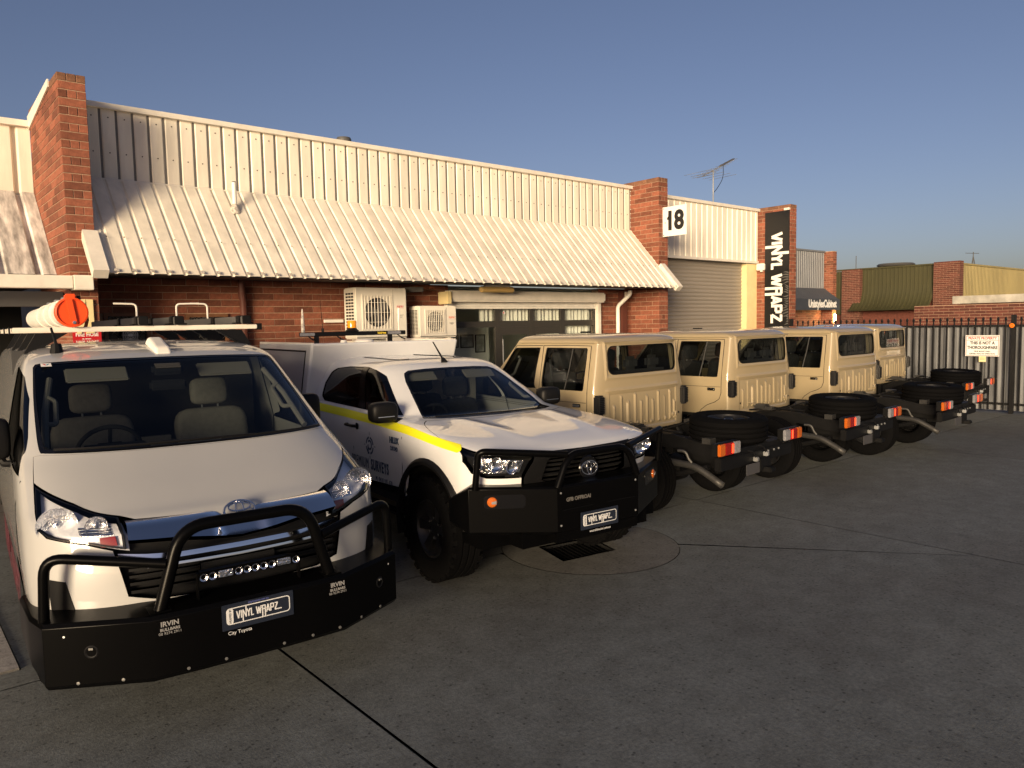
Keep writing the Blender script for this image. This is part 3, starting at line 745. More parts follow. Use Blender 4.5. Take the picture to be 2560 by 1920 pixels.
MB().box((5.35, 10.69, 2.105), (5.66, 10.74, 2.15)).box((6.62, 10.69, 2.08), (6.80, 10.74, 2.125)).build('tmp', m_pvc); c = bpy.data.objects['tmp']; c.name = 'pipe_cover'; tag(c, 'white pipe cover strip running along the wall between the air conditioners', 'pipe cover')

# shop front
SF = thing('glazed_storefront', 'glazed shop front with dark frames under a raised white roller shutter', 'storefront', (0, 10.78, 0))
b = MB(); b.rbox((7.60, -.28, 2.43), (11.50, -.035, 2.625), .03); b.build('shutter_box', m_trim, SF)
for k in range(3): MB().rbox((7.73, -.075, 2.31+k*.041), (11.42, -.045, 2.349+k*.041), .008).build('shutter_slat', m_pvc, SF)
MB().box((7.62, -.13, 0), (7.74, -.04, 2.43)).build('shutter_rail', m_trim, SF); MB().box((11.42, -.13, 0), (11.50, -.04, 2.43)).build('shutter_rail', m_trim, SF)
MB().rbox((7.49, -.33, 2.39), (7.585, -.05, 2.60), .012).build('shutter_bracket', m_cream, SF)
b = MB()
mull = [(7.74, 7.80), (8.77, 8.885), (9.62, 9.72), (10.44, 10.54), (11.40, 11.46)]
for a, e in mull: MB().box((a, -.03, 0), (e, .03, 2.43)).build('mullion', m_alu, SF)
for a, e in zip(mull, mull[1:]): 
    MB().box((a[1]+.001, -.028, 1.975), (e[0]-.001, .028, 2.085)).build('transom', m_alu, SF); MB().box((a[1]+.001, -.028, 0), (e[0]-.001, .028, .12)).build('bottom_rail', m_alu, SF)
    MB().add([(a[1], 0, 2.085), (e[0], 0, 2.085), (e[0], 0, 2.40), (a[1], 0, 2.40)], [(0, 1, 2, 3)]).build('pane', m_glass, SF); MB().add([(a[1], 0, .12), (e[0], 0, .12), (e[0], 0, 1.975), (a[1], 0, 1.975)], [(0, 1, 2, 3)]).build('pane', m_glass, SF)
for a, e in (mull[1:3], mull[2:4]):
    x0, x1 = a[1]+.004, e[0]-.004
    b = MB(); b.box((x0, -.022, .12), (x0+.055, .02, 1.974)).box((x1-.055, -.022, .12), (x1, .02, 1.974)).box((x0+.055, -.022, 1.83), (x1-.055, .02, 1.974)).box((x0+.055, -.022, .12), (x1-.055, .02, .25)); b.build('door_frame', m_alu, SF)
    MB().tube([(x0+.03, -.06, .95), (x0+.03, -.06, 1.75)], .012, 8).build('door_handle', m_steel, SF)
MB().lathe([(0, 0), (.026, 0), (.026, .001), (0, .001)], 20, frame3((9.0, -.006, 2.24), (1, 0, 0), (0, 0, 1))).build('sticker', m_white, SF)
MB().box((8.98, -.008, 2.225), (9.0, -.0072, 2.255)).build('sticker_mark', m_red, SF)
RM = thing('office_room', 'office interior behind the shop front glass with pale walls', 'room', (0, 0, 0))
b = MB(); b.box((7.0, 13.6, 0), (12.5, 13.7, 2.7)).box((7.0, 10.95, 0), (7.1, 13.6, 2.7)).box((12.4, 10.95, 0), (12.5, 13.6, 2.7)).box((7.1, 10.95, 2.68), (12.4, 13.6, 2.72)).build('walls', m_wallp, RM, 0)
MB().box((7.1, 10.9, -.005), (12.4, 13.6, .02)).build('floor', m_floor, RM, 0)
MB().box((7.5, 11.55, 0), (9.25, 11.6, 2.0)).build('partition', m_wallp, RM, 0)
for (x0, z0, x1, z1, nm) in ((8.29, 1.60, 8.50, 1.845, 'left'), (8.545, 1.59, 8.86, 1.845, 'mid'), (8.90, 1.49, 9.14, 1.84, 'right')):
    p = thing('framed_picture', {'left': 'smallest black framed picture, leftmost behind the shop glass', 'mid': 'wide black framed picture between two others behind the shop glass', 'right': 'tall black framed picture nearest the glass door'}[nm], 'picture', (x0, 11.53, z0))
    ww, hh = x1-x0, z1-z0; b = MB(); b.box((0, 0, 0), (ww, .018, .018)).box((0, 0, hh-.018), (ww, .018, hh)).box((0, 0, .018), (.018, .018, hh-.018)).box((ww-.018, 0, .018), (ww, .018, hh-.018)); b.build('frame', m_black, p, 0)
    MB().box((.018, .008, .018), (ww-.018, .014, hh-.018)).build('print', mat('picture_print', (.30, .32, .29), .6, var=.4, scale=9), p, 0)
cu = thing('curtain', 'gathered pale curtain hanging across the upper shop windows', 'curtain', (0, 10.90, 0))
b = MB(); xs_ = np.arange(8.5, 11.4, .02); V = []; F = []
for i, x in enumerate(xs_):
    y = .03*math.sin(x*62)+.012*math.sin(x*23+1); V += [(x, y, 1.62 if x > 9.7 else 2.09), (x, y, 2.5)]
for i in range(len(xs_)-1): F.append((2*i, 2*i+2, 2*i+3, 2*i+1))
b.add(V, F); b.build('drape', m_curtain, cu, 60)
t = thing('batten_light', 'cream tube light under the eave above the shop front', 'light', (8.0, 10.2, 2.63))
MB().tube([(0, 0, 0), (.03, 0, 0), (.72, 0, 0), (.75, 0, 0)], [.035, .055, .055, .035], 14).build('diffuser', mat('yellowed_diffuser', (.62, .42, .16), .4), t)
MB().box((.1, -.03, .04), (.65, .03, .09)).build('base', m_trim, t)

# small windows with security screens and round exhaust fans
def window(x, wd, z0, z1, label, fan_x):
    t = thing('window', label, 'window', (x, 10.735, z0)); h = z1-z0
    b = MB(); f = .045
    b.box((0, -.02, 0), (wd, .05, f)).box((0, -.02, h-f), (wd, .05, h)).box((0, -.02, f), (f, .05, h-f)).box((wd-f, -.02, f), (wd, .05, h-f)); b.build('frame', m_timber, t, 0)
    MB().box((f, .03, f), (wd-f, .034, h-f)).build('pane', mat('dark_pane', (.01, .01, .011), .08), t, 0)
    s = .085
    sc = MB()
    k = -h
    while k < wd:
        for sg_ in (1, -1):
            p0, p1 = (k, 0), (k+h, h)
            if sg_ < 0: p0, p1 = (k, h), (k+h, 0)
            # clip to frame in x
            def at(x_): return p0[1]+(p1[1]-p0[1])*(x_-p0[0])/(p1[0]-p0[0])
            xa, xb = max(f, p0[0]), min(wd-f, p1[0])
            if xb-xa > .03: sc.tube([(xa, .0, min(max(at(xa), f), h-f)), (xb, 0, min(max(at(xb), f), h-f))], .004, 4)
        k += s*1.4
    for i in range(int((wd-2*f)/s)):
        c = (f+s*(i+.5), 0, h-f-s*.5); sc.tube([(c[0]+.036*math.cos(q), 0, c[2]+.036*math.sin(q)) for q in np.linspace(0, 2*PI, 14)[:-1]], .004, 4, closed=True)
    sc.build('security_screen', m_grey, t, 0)
    Mf = frame3((fan_x, -.03, h-.29), (1, 0, 0), (0, 0, 1))
    MB().lathe([(0, 0), (.10, 0), (.10, .03), (.085, .03), (.085, .012), (0, .012)], 28, Mf).build('fan_housing', m_grey, t)
    for k in range(4): MB().tube([Mf @ Vector((.022*(k+1)*math.cos(q), .022*(k+1)*math.sin(q), .032)) for q in np.linspace(0, 2*PI, 26)[:-1]], .003, 4, closed=True).build('fan_ring', m_pvc, t)
    for k in range(8): MB().tube([Mf @ Vector((.02*math.cos(PI*k/4), .02*math.sin(PI*k/4), .031)), Mf @ Vector((.092*math.cos(PI*k/4), .092*math.sin(PI*k/4), .031))], .0025, 4).build('fan_spoke', m_pvc, t)
    MB().box((-.03, -.012, .033), (.03, .012, .036), Mf).build('fan_badge', m_white, t, 0)
window(2.30, .55, 1.30, 2.27, 'small timber framed window with a round fan, nearer the tall pier', .29)
window(3.31, .57, 1.30, 2.25, 'small timber framed window with a round fan, nearer the brown downpipe', .32)
# fire hose sign and a torn board on the tall pier
t = thing('fire_sign', 'red fire hose reel sign on the brick pier behind the van', 'sign', (1.955, 9.985, 1.96))
MB().box((-.15, -.004, -.085), (.15, .004, .085)).build('plate', m_red, t); Mt = frame3((0, -.005, .038), (1, 0, 0), (0, 0, 1))
text('lettering', 'FIRE HOSE', .056, Mt, m_white, t, bold=.0015, sx=.93); text('lettering', 'REEL', .056, frame3((0, -.005, -.028), (1, 0, 0), (0, 0, 1)), m_white, t, bold=.0015, sx=.93)
t = thing('torn_board', 'cream painted board with a torn strip on the brick pier above the van', 'board', (1.94, 9.975, 2.21))
MB().prism([(-.09, -.2), (-.045, -.2), (.002, -.05), (.012, .1), (.018, .205), (-.09, .2)], 0, .01, frame3((0, 0, 0), (1, 0, 0), (0, 0, 1))).build('panel', m_cream, t, 0)
MB().prism([(.0, -.2), (.095, -.19), (.095, .2), (.024, .205), (.03, .08), (.045, -.04)], 0, .008, frame3((0, 0, 0), (1, 0, 0), (0, 0, 1))).build('panel', m_cream, t, 0)
# ------------------------------------------------------------------ steel fence across the end of the yard
FX = 17.69
t = thing('palisade_fence', 'black steel palisade fence with pointed pickets at the far end of the yard', 'fence', (FX, 5.055, 0))
pb = MB(); pb.box((-.011, -.011, .06), (.011, .011, 1.90)); pb.add([(-.011, -.011, 1.9), (.011, -.011, 1.9), (.011, .011, 1.9), (-.011, .011, 1.9), (-.016, -.022, 1.915), (.016, -.022, 1.915), (.016, .022, 1.915), (-.016, .022, 1.915), (0, -.022, 1.955), (0, .022, 1.955), (0, 0, 1.985)],
    [(0, 1, 5, 4), (1, 2, 6, 5), (2, 3, 7, 6), (3, 0, 4, 7), (4, 5, 8), (6, 7, 9), (5, 6, 9, 10, 8), (7, 4, 8, 10, 9)])
first = pb.build('picket', m_fence, t, 0); pm = first.data; first.location = (0, 2.066-.1375*0, 0)
y = 7.121-5.055; n = 0
for k in range(-19, 32):
    yy = y-.1375*k
    if k == 0: continue
    if abs(yy) < .05: continue
    if yy+5.055 > 9.95: continue
    inst('picket', pm, t, (0, yy, 0))
for (a, e) in ((.045, 4.9), (-2.75, -.045)):
    for z in (1.775, .165): MB().box((.012, a, z), (.047, e, z+.045)).build('rail', m_fence, t, 0)
for yy in (0, 4.9-.05, -2.8):
    b = MB(); b.rbox((-.04, yy-.04, 0), (.04, yy+.04, 2.02), .006); b.build('post', m_fence, t)
b = MB(); b.lathe([(0, .012), (.038, .012), (.046, .004), (.046, 0)], 20, frame3((-.041, .02, 1.80), (0, -1, 0), (0, 0, 1))); b.build('reflector', mat('orange_reflector_glow', (.75, .16, .01), .25, emit=(1, .2, .0), estr=.25), t)  # the reflector is no lamp; a weak emission makes it glow
MB().lathe([(.018, .0125), (.022, .015), (.026, .0125)], 16, frame3((-.041, .02, 1.80), (0, -1, 0), (0, 0, 1))).build('reflector_ring', m_red, t)
t = thing('sheet_screen', 'corrugated galvanised screen standing behind the black pickets', 'screen', (FX+.075, 5.055, 0))
for k in range(-4, 6):
    V = []; y0 = k*.8; prof = []
    n_ = 4
    for j in range(n_):
        c = y0+j*.2
        prof += [(c+.02, 0), (c+.06, .028), (c+.10, .028), (c+.14, 0)]
    prof = [(y0, 0)]+prof+[(y0+.8, 0)]
    if y0+.8 > 4.7: continue
    b = MB(); b.add([(-h+.001*(k % 2), yy, z) for z in (.05, 1.785) for yy, h in prof], [(i, i+1, i+1+len(prof), i+len(prof)) for i in range(len(prof)-1)])
    b.build('steel_sheet', m_sheet, t, 0)
MB().box((-.02, -3.2, 1.76), (.02, 4.6, 1.80)).build('sheet_cap', m_sheet, t, 0)
t = thing('warning_sign', 'white private property sign with a red border on the steel fence', 'sign', (FX-.06, 5.595, 1.386))
MB().box((-.002, -.315, -.218), (.002, .315, .218)).build('plate', m_white, t, 0)
Mt = lambda y, z: frame3((-.0028, y, z), (0, -1, 0), (0, 0, 1))
b = MB()
for a in (((-.302, .193), (.302, .203)), ((-.302, -.205), (.302, -.197)), ((-.302, -.197), (-.294, .193)), ((.294, -.197), (.302, .193)), ((-.294, .107), (.294, .113))): b.prism([(a[0][0], a[0][1]), (a[1][0], a[0][1]), (a[1][0], a[1][1]), (a[0][0], a[1][1])], 0, .0006, Mt(0, 0))
b.build('border', m_red, t, 0)
text('lettering', 'PRIVATE PROPERTY', .070, Mt(0, .152), m_red, t, bold=.002, sx=.86)
text('lettering', 'THIS IS NOT A', .088, Mt(0, .055), m_black, t, bold=.003, sx=.80)
text('lettering', 'THOROUGHFARE', .088, Mt(0, -.04), m_black, t, bold=.003, sx=.80)
text('lettering', '24HR MONITORED', .040, Mt(0, -.118), m_black, t, bold=.001, sx=.9); text('lettering', 'SURVEILLANCE IN OPERATION', .038, Mt(0, -.168), m_black, t, bold=.001, sx=.9)
t = thing('notice', 'small pale notice hanging below the private property sign', 'notice', (FX-.06, 5.585, 1.11)); MB().box((-.002, -.065, -.06), (.002, .065, .055)).build('paper', m_cream, t, 0)
MB().box((-.0026, -.045, -.01), (-.002, .045, -.004)).box((-.0026, -.045, .015), (-.002, .045, .021)).build('print_line', m_grey, t, 0)

# ------------------------------------------------------------------ cabinet maker's unit further along
t = thing('factory_unit', 'grey ribbed unit with a charcoal awning and white shop lettering', 'building', (0, 0, 0))
for k in range(7): ribsheet([(15.88, 4.80), (15.88, 3.25)], 30.98-(k+1)*.75, 5, m_gclad, t, 'parapet_sheet', pitch=.15, rib=.025, top=.03, base=.06, lift=.0006*(k % 2))
for k in range(7): ribsheet([(15.87, 3.28), (15.26, 2.80)], 30.98-(k+1)*.75+.02, 5, m_awn, t, 'awning_sheet', pitch=.15, rib=.025, top=.03, base=.06, lift=.0006*(k % 2))
MB().box((25.7, 15.83, 4.78), (30.98, 15.95, 4.85)).build('cap_flashing', m_gclad, t, 0)
b = MB(); b.box((25.7, 15.215, 2.36), (31.05, 15.26, 2.81)); b.add([(31.0, 15.26, 2.36), (31.05, 15.26, 2.36), (31.05, 15.87, 2.36), (31.0, 15.87, 2.36), (31.0, 15.26, 2.80), (31.05, 15.26, 2.80), (31.05, 15.87, 3.28), (31.0, 15.87, 3.28)], [(0, 1, 2, 3), (7, 6, 5, 4), (0, 4, 5, 1), (1, 5, 6, 2), (2, 6, 7, 3), (3, 7, 4, 0)]); b.build('valance', m_awn, t, 0)
text('lettering', 'UnistylesCabinet', .42, frame3((29.62, 15.213, 2.60), (1, 0, 0), (0, 0, 1)), m_white, t, bold=.018, sx=.80, depth=.002)
MB().box((25.7, 15.96, 0), (31.0, 16.3, 4.75)).build('wall', m_brickfar, t, 0)
MB().box((20, 16.3, 4.4), (31, 26, 4.6)).build('roof', m_soffit, t, 0)
bw = thing('brick_wall', 'lamp-lit brick wall under the charcoal awning of the cabinet unit', 'brick wall', (27.5, 15.955, 0)); MB().box((0, .007, 0), (3.49, .004, 2.6)).build('mortar', m_mortar, bw, 0); lay(bw, [dict(o=(0, 0, 0), ang=0, L=3.49, H=2.6, bond='run')], 150)
P4 = pier('smaller looking red brick pier at the end of the grey ribbed unit', 31.0, 31.32, 15.5, 16.4, CH*51.4, limit=250)
t = thing('bulkhead_light', 'glowing warm wall lamp under the charcoal awning', 'light', (31.1, 15.40, 2.02))
MB().rbox((-.05, .06, -.2), (.05, .095, .2), .01).build('base', m_trim, t)
MB().rbox((-.042, 0, -.17), (.042, .06, .17), .02).build('diffuser', mat('lamp_glow', (1, .9, .6), .4, emit=(1, .78, .22), estr=22), t)
pl = bpy.data.lights.new('lamp_bulb', 'POINT'); po = bpy.data.objects.new('lamp_bulb', pl); link(po, t); po.location = (-.0, -.15, .0); pl.energy = 55; pl.color = (1, .68, .28); pl.shadow_soft_size = .08

# ------------------------------------------------------------------ olive warehouse across the corner
t = thing('warehouse', 'olive ribbed warehouse, shade and sunlight coloured into its two faces, behind the fence', 'building', (0, 0, 0))
def rib_y(path, y0, n, m, name, pitch=.2, rib=.03):   # ribs along Y on a face looking towards -X; path of (x,z)
    prof = []
    for k in range(n):
        c = y0+(k+.5)*pitch; prof += [(c-.04, 0), (c-.018, rib), (c+.018, rib), (c+.04, 0)]
    prof = [(y0, 0)]+prof+[(y0+n*pitch, 0)]; K = len(prof); V = []
    for i, (x, z) in enumerate(path):
        for yy, h in prof: V.append((x-h, yy, z))
    b = MB(); b.add(V, [(i*K+j, (i+1)*K+j, (i+1)*K+j+1, i*K+j+1) for i in range(len(path)-1) for j in range(K-1)]); return b.build(name, m, t, 0)
curve = [(41.0-.0, 4.62), (41.0, 3.65)]+[(41.0-1.3*(1-math.cos(a)), 3.65-1.35*math.sin(a)-.0) for a in np.linspace(.15, 1.25, 7)]
for k in range(5): rib_y([(x, z) for x, z in curve], 15.25+k*.8, 4, m_olive_shade, 'cladding_sheet')
for k in range(6): rib_y([(41.0, 4.55), (41.0, 2.2)], 19.85+k*.8, 4, m_olive_shade, 'cladding_sheet')
MB().box((40.9, 15.2, 4.58), (41.1, 26, 4.66)).build('cap_flashing', m_olive_shade, t, 0)
MB().box((41.12, 14.3, 0), (41.5, 26, 4.5)).build('wall', m_brickfar, t, 0)
for k in range(16): ribsheet([(14.06, 4.55), (14.06, 2.3)], 41.3+k*.8, 4, m_olive_lit, t, 'cladding_sheet', pitch=.2, lift=.0006*(k % 2))
MB().box((41.3, 14.0, 4.52), (54.2, 14.15, 4.60)).build('cap_flashing', m_olive_lit, t, 0)
MB().box((41.2, 14.10, 0), (54.2, 14.25, 4.5)).build('wall', m_brickfar, t, 0)
MB().box((41.5, 14.3, 4.35), (54, 26, 4.45)).build('roof', m_soffit, t, 0)
MB().box((43, 19.4, 4.45), (45, 21.4, 4.80)).box((44.6, 18.0, 4.45), (46, 20, 4.9)).build('roof_unit', m_gclad, t, 0)
b = MB(); b.lathe([(.9, 0), (1.0, .08), (.9, .16), (0, .2)], 20, Matrix.Translation((44.5, 18.6, 4.86))); b.build('roof_unit', m_grey, t)
MB().tube([(44, 13.3+1.2, 4.4), (44, 14.5, 5.3)], .02, 6).tube([(43.8, 14.5, 4.6), (44, 14.5, 5.1), (44.3, 14.5, 4.6)], .02, 6).tube([(43.9, 14.2, 5.2), (44.1, 14.9, 5.28)], .015, 6).build('aerial', m_grey, t)
MB().tube([(41.6, 19.5, 4.4), (41.6, 19.5, 5.4)], .02, 6).build('aerial', m_grey, t)
pier('dark brick corner pier of the olive warehouse', 40.75, 41.25, 14.0, 15.2, CH*49.6, m=m_brickfar, limit=150)
pier('dark brick pier between the olive panels, further from the corner', 40.7, 41.2, 18.85, 19.85, CH*48.8, m=m_brickfar, limit=150)
# yard wall and concrete beam nearer
bw = thing('brick_wall', 'low red brick wall beyond the steel fence on the right', 'brick wall', (27.0, 10.65, 0))
MB().box((.007, -5.2, 0), (.25, 0, 2.365)).build('mortar', m_mortar, bw, 0); lay(bw, [dict(o=(0, 0, CH*10), ang=-PI/2, L=5.2, H=CH*15, bond='run')], 300, m_brickfar, m_brickfar)
t = thing('concrete_beam', 'stained pale concrete beam above the brick wall on the right', 'beam', (28.2, 9.9, 2.42)); b = MB(); b.rbox((0, -5.4, .0), (.6, 0, .26), .01); b.build('beam', mat('stained_concrete', (.40, .38, .33), .8, var=.4, scale=2), t)
MB().box((.2, -5.2, -2.42), (.4, -.2, 0)).build('support_wall', m_brickfar, t, 0)
# ------------------------------------------------------------------ body shapes of the vehicles (x forward, y left, z up)
def plan_ring(rows, ts, back, side, rear):
    """rows: (z, x_front, half_width, corner_depth, exponent); each row is a plan outline from the right rear round the nose to the left rear"""
    P = []
    for z, xc, w, d, n in rows:
        half = []
        for t in ts:
            q = max(0.0, 1-t**n)**(1/n); half.append((xc-d+d*q, t*w, z))
        xk = xc-d
        for s in side: half.append((xk+(back-xk)*s, w, z))
        for fx, fw in rear: half.append((back-fx, w*fw, z))
        P.append([(x, -y, zz) for x, y, zz in half[::-1]]+half[1:])
    return Surf(P)
TS = [0, .2, .4, .58, .72, .83, .91, .96, .99, 1.0]
VAN_ROWS = [(.30, .90, .88, .60, 3.0), (.42, .955, .93, .60, 3.0), (.60, .985, .955, .62, 3.0), (.78, .985, .968, .65, 3.0), (.92, .955, .972, .66, 3.1), (1.02, .925, .972, .66, 3.2),
    (1.065, .86, .971, .66, 3.3), (1.10, .77, .970, .66, 3.4), (1.17, .615, .965, .65, 3.4), (1.25, .44, .957, .63, 3.4), (1.325, .285, .945, .60, 3.2), (1.355, .225, .940, .58, 3.2),
    (1.50, -.045, .912, .50, 3.0), (1.65, -.325, .878, .43, 3.0), (1.79, -.585, .842, .36, 3.0), (1.83, -.665, .826, .345, 3.0), (1.875, -.80, .79, .34, 3.0), (1.917, -1.02, .71, .36, 3.0),
    (1.943, -1.35, .52, .30, 2.6), (1.950, -1.75, .25, .22, 2.4), (1.952, -2.1, .004, .05, 2)]
VAN_SIDE = [.05, .12, .22, .36, .52, .7, .86, 1.0]; VAN_REAR = [(.05, .985), (.09, .90), (.10, .5), (.10, 0)]
def van_surf(): return plan_ring(VAN_ROWS, TS, -4.15, VAN_SIDE, VAN_REAR)
HIL_ROWS = [(.48, .62, .87, .55, 3.0), (.62, .72, .90, .55, 3.0), (.80, .80, .915, .55, 3.0), (.94, .84, .92, .56, 3.0), (1.03, .85, .918, .56, 3.2), (1.07, .83, .915, .56, 3.4), (1.10, .775, .91, .56, 3.4),
    (1.14, .62, .90, .60, 3.4), (1.18, .36, .885, .66, 3.2), (1.205, .08, .868, .66, 3.0), (1.225, -.20, .852, .60, 2.9), (1.238, -.40, .838, .46, 2.8), (1.250, -.475, .825, .42, 2.8),
    (1.33, -.62, .80, .42, 2.8), (1.46, -.87, .742, .40, 2.8), (1.57, -1.09, .690, .36, 2.8), (1.62, -1.20, .655, .33, 2.8), (1.655, -1.29, .60, .30, 2.8), (1.685, -1.42, .48, .26, 2.6), (1.70, -1.60, .28, .22, 2.4), (1.705, -1.85, .004, .05, 2)]
HIL_SIDE = [.06, .15, .28, .44, .62, .8, .92, 1.0]; HIL_REAR = [(.04, .985), (.07, .90), (.08, .5), (.08, 0)]
def hil_surf(): return plan_ring(HIL_ROWS, TS, -2.74, HIL_SIDE, HIL_REAR)
# four-wheel drive cab: rows run round from the back panel; x measured forward of the rear axle, so the "front" of this ring faces backwards
CAB_ROWS = [(.765, -.475, .845, .10, 2.6), (.84, -.475, .845, .10, 2.6), (.95, -.475, .845, .10, 2.6), (1.10, -.477, .845, .10, 2.6), (1.24, -.48, .843, .10, 2.6), (1.30, -.483, .836, .10, 2.6), (1.45, -.488, .806, .10, 2.6), (1.62, -.494, .772, .10, 2.6),
    (1.76, -.50, .745, .10, 2.6), (1.79, -.50, .740, .10, 2.6), (1.812, -.515, .742, .11, 2.6), (1.835, -.53, .725, .13, 2.6), (1.865, -.58, .66, .16, 2.6), (1.885, -.68, .50, .2, 2.6), (1.895, -.85, .26, .2, 2.4), (1.898, -1.1, .004, .05, 2)]
CTS = [0, .2, .4, .6, .76, .87, .93, .965, .99, 1.0]
def cab_surf():
    S = plan_ring(CAB_ROWS, CTS, -2.30, [.06, .15, .3, .45, .6, .75, .9, 1.0], [(.02, .98), (.03, .9), (.03, .5), (.03, 0)])
    P = S.P.copy(); P[:, :, 0] *= -1; P[:, :, 1] *= -1
    # windscreen slope: pull the front of the upper rows back
    for i, r in enumerate(CAB_ROWS):
        z = r[0]; front = 2.36-max(0, z-1.22)*.86 if z > 1.22 else 2.36
        x = P[i, :, 0]; k = x > .8; 
        x0 = .8; P[i, k, 0] = x0+(x[k]-x0)*(front-x0)/(2.33-x0)
    return Surf(P)
# ------------------------------------------------------------------ vehicle materials and shared pieces
def glass_mat(name, tint, ior=1.5):
    m = bpy.data.materials.new(name); m.use_nodes = True; n = m.node_tree; n.nodes.remove(n.nodes['Principled BSDF']); L = n.links.new
    t = n.nodes.new('ShaderNodeBsdfTransparent'); t.inputs[0].default_value = (*tint, 1); g = n.nodes.new('ShaderNodeBsdfGlossy'); g.inputs['Roughness'].default_value = .0; g.inputs[0].default_value = (.95, .97, 1, 1)
    lw = n.nodes.new('ShaderNodeLayerWeight'); lw.inputs[0].default_value = .5; pw = n.nodes.new('ShaderNodeMath'); pw.operation = 'POWER'; pw.inputs[1].default_value = 5; L(lw.outputs['Facing'], pw.inputs[0])
    f0 = ((ior-1)/(ior+1))**2; f = n.nodes.new('ShaderNodeMath'); f.operation = 'MULTIPLY_ADD'; f.inputs[1].default_value = 1-f0; f.inputs[2].default_value = f0; L(pw.outputs[0], f.inputs[0]); x = n.nodes.new('ShaderNodeMixShader')
    L(f.outputs[0], x.inputs[0]); L(t.outputs[0], x.inputs[1]); L(g.outputs[0], x.inputs[2]); L(x.outputs[0], n.nodes['Material Output'].inputs[0]); return m
m_glass2 = glass_mat('clear_glass', (.82, .86, .84)); m_ws = glass_mat('windscreen_glass', (.44, .47, .47), 1.36); m_tint = glass_mat('tinted_glass', (.16, .16, .165)); m_lens = glass_mat('lens_plastic', (.93, .94, .95), 1.4)
for ob in bpy.data.objects:
    if ob.type == 'MESH' and ob.data.materials and ob.data.materials[0] == m_glass: ob.data.materials[0] = m_glass2
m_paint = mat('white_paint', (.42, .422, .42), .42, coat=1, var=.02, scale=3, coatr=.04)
m_bar = mat('satin_black_paint', (.0016, .0016, .0018), .28, spec=.10)
m_blackp = mat('black_plastic', (.005, .005, .0055), .5, spec=.25)
m_frit = mat('black_surround', (.004, .004, .005), .12)
m_chrome = mat('chrome', (.86, .87, .90), .12, 1)
m_bowl = mat('lamp_reflector', (.90, .91, .94), .14, 1, bump=.8, bscale=60)
m_housing = mat('lamp_housing', (.72, .73, .77), .25, .12, bump=.5, bscale=30)
m_amber = mat('amber_lens', (.42, .095, .01), .2, coat=.6)
m_redl = mat('red_lens', (.22, .008, .006), .2, coat=.6)
m_clearl = mat('clear_lens', (.21, .21, .23), .2, coat=.6, var=.2, scale=40)
m_tyre = mat('tyre_rubber', (.0032, .0032, .0036), .85, spec=.06, bump=.2, bscale=50)
m_rim = mat('alloy', (.45, .45, .46), .35, .8)
m_rimb = mat('black_rim', (.008, .008, .009), .4)
m_seat = mat('seat_cloth', (.19, .185, .17), .9, var=.12, scale=30)
m_seatd = mat('dark_seat_cloth', (.045, .045, .046), .9, var=.2, scale=30)
m_trimi = mat('cabin_trim', (.27, .26, .235), .7)
m_dash = mat('dashboard', (.012, .013, .016), .7)
m_orange = mat('orange_plastic', (.80, .075, .012), .4)
m_hivis = mat('hi_vis_tape', (.80, .78, .015), .45, emit=(1, .95, .02), estr=.0)
m_silver = mat('reflective_print', (.22, .22, .225), .5)
m_platew = mat('plate_white', (.55, .56, .58), .5)
m_plate = mat('plate_navy', (.012, .016, .028), .35)
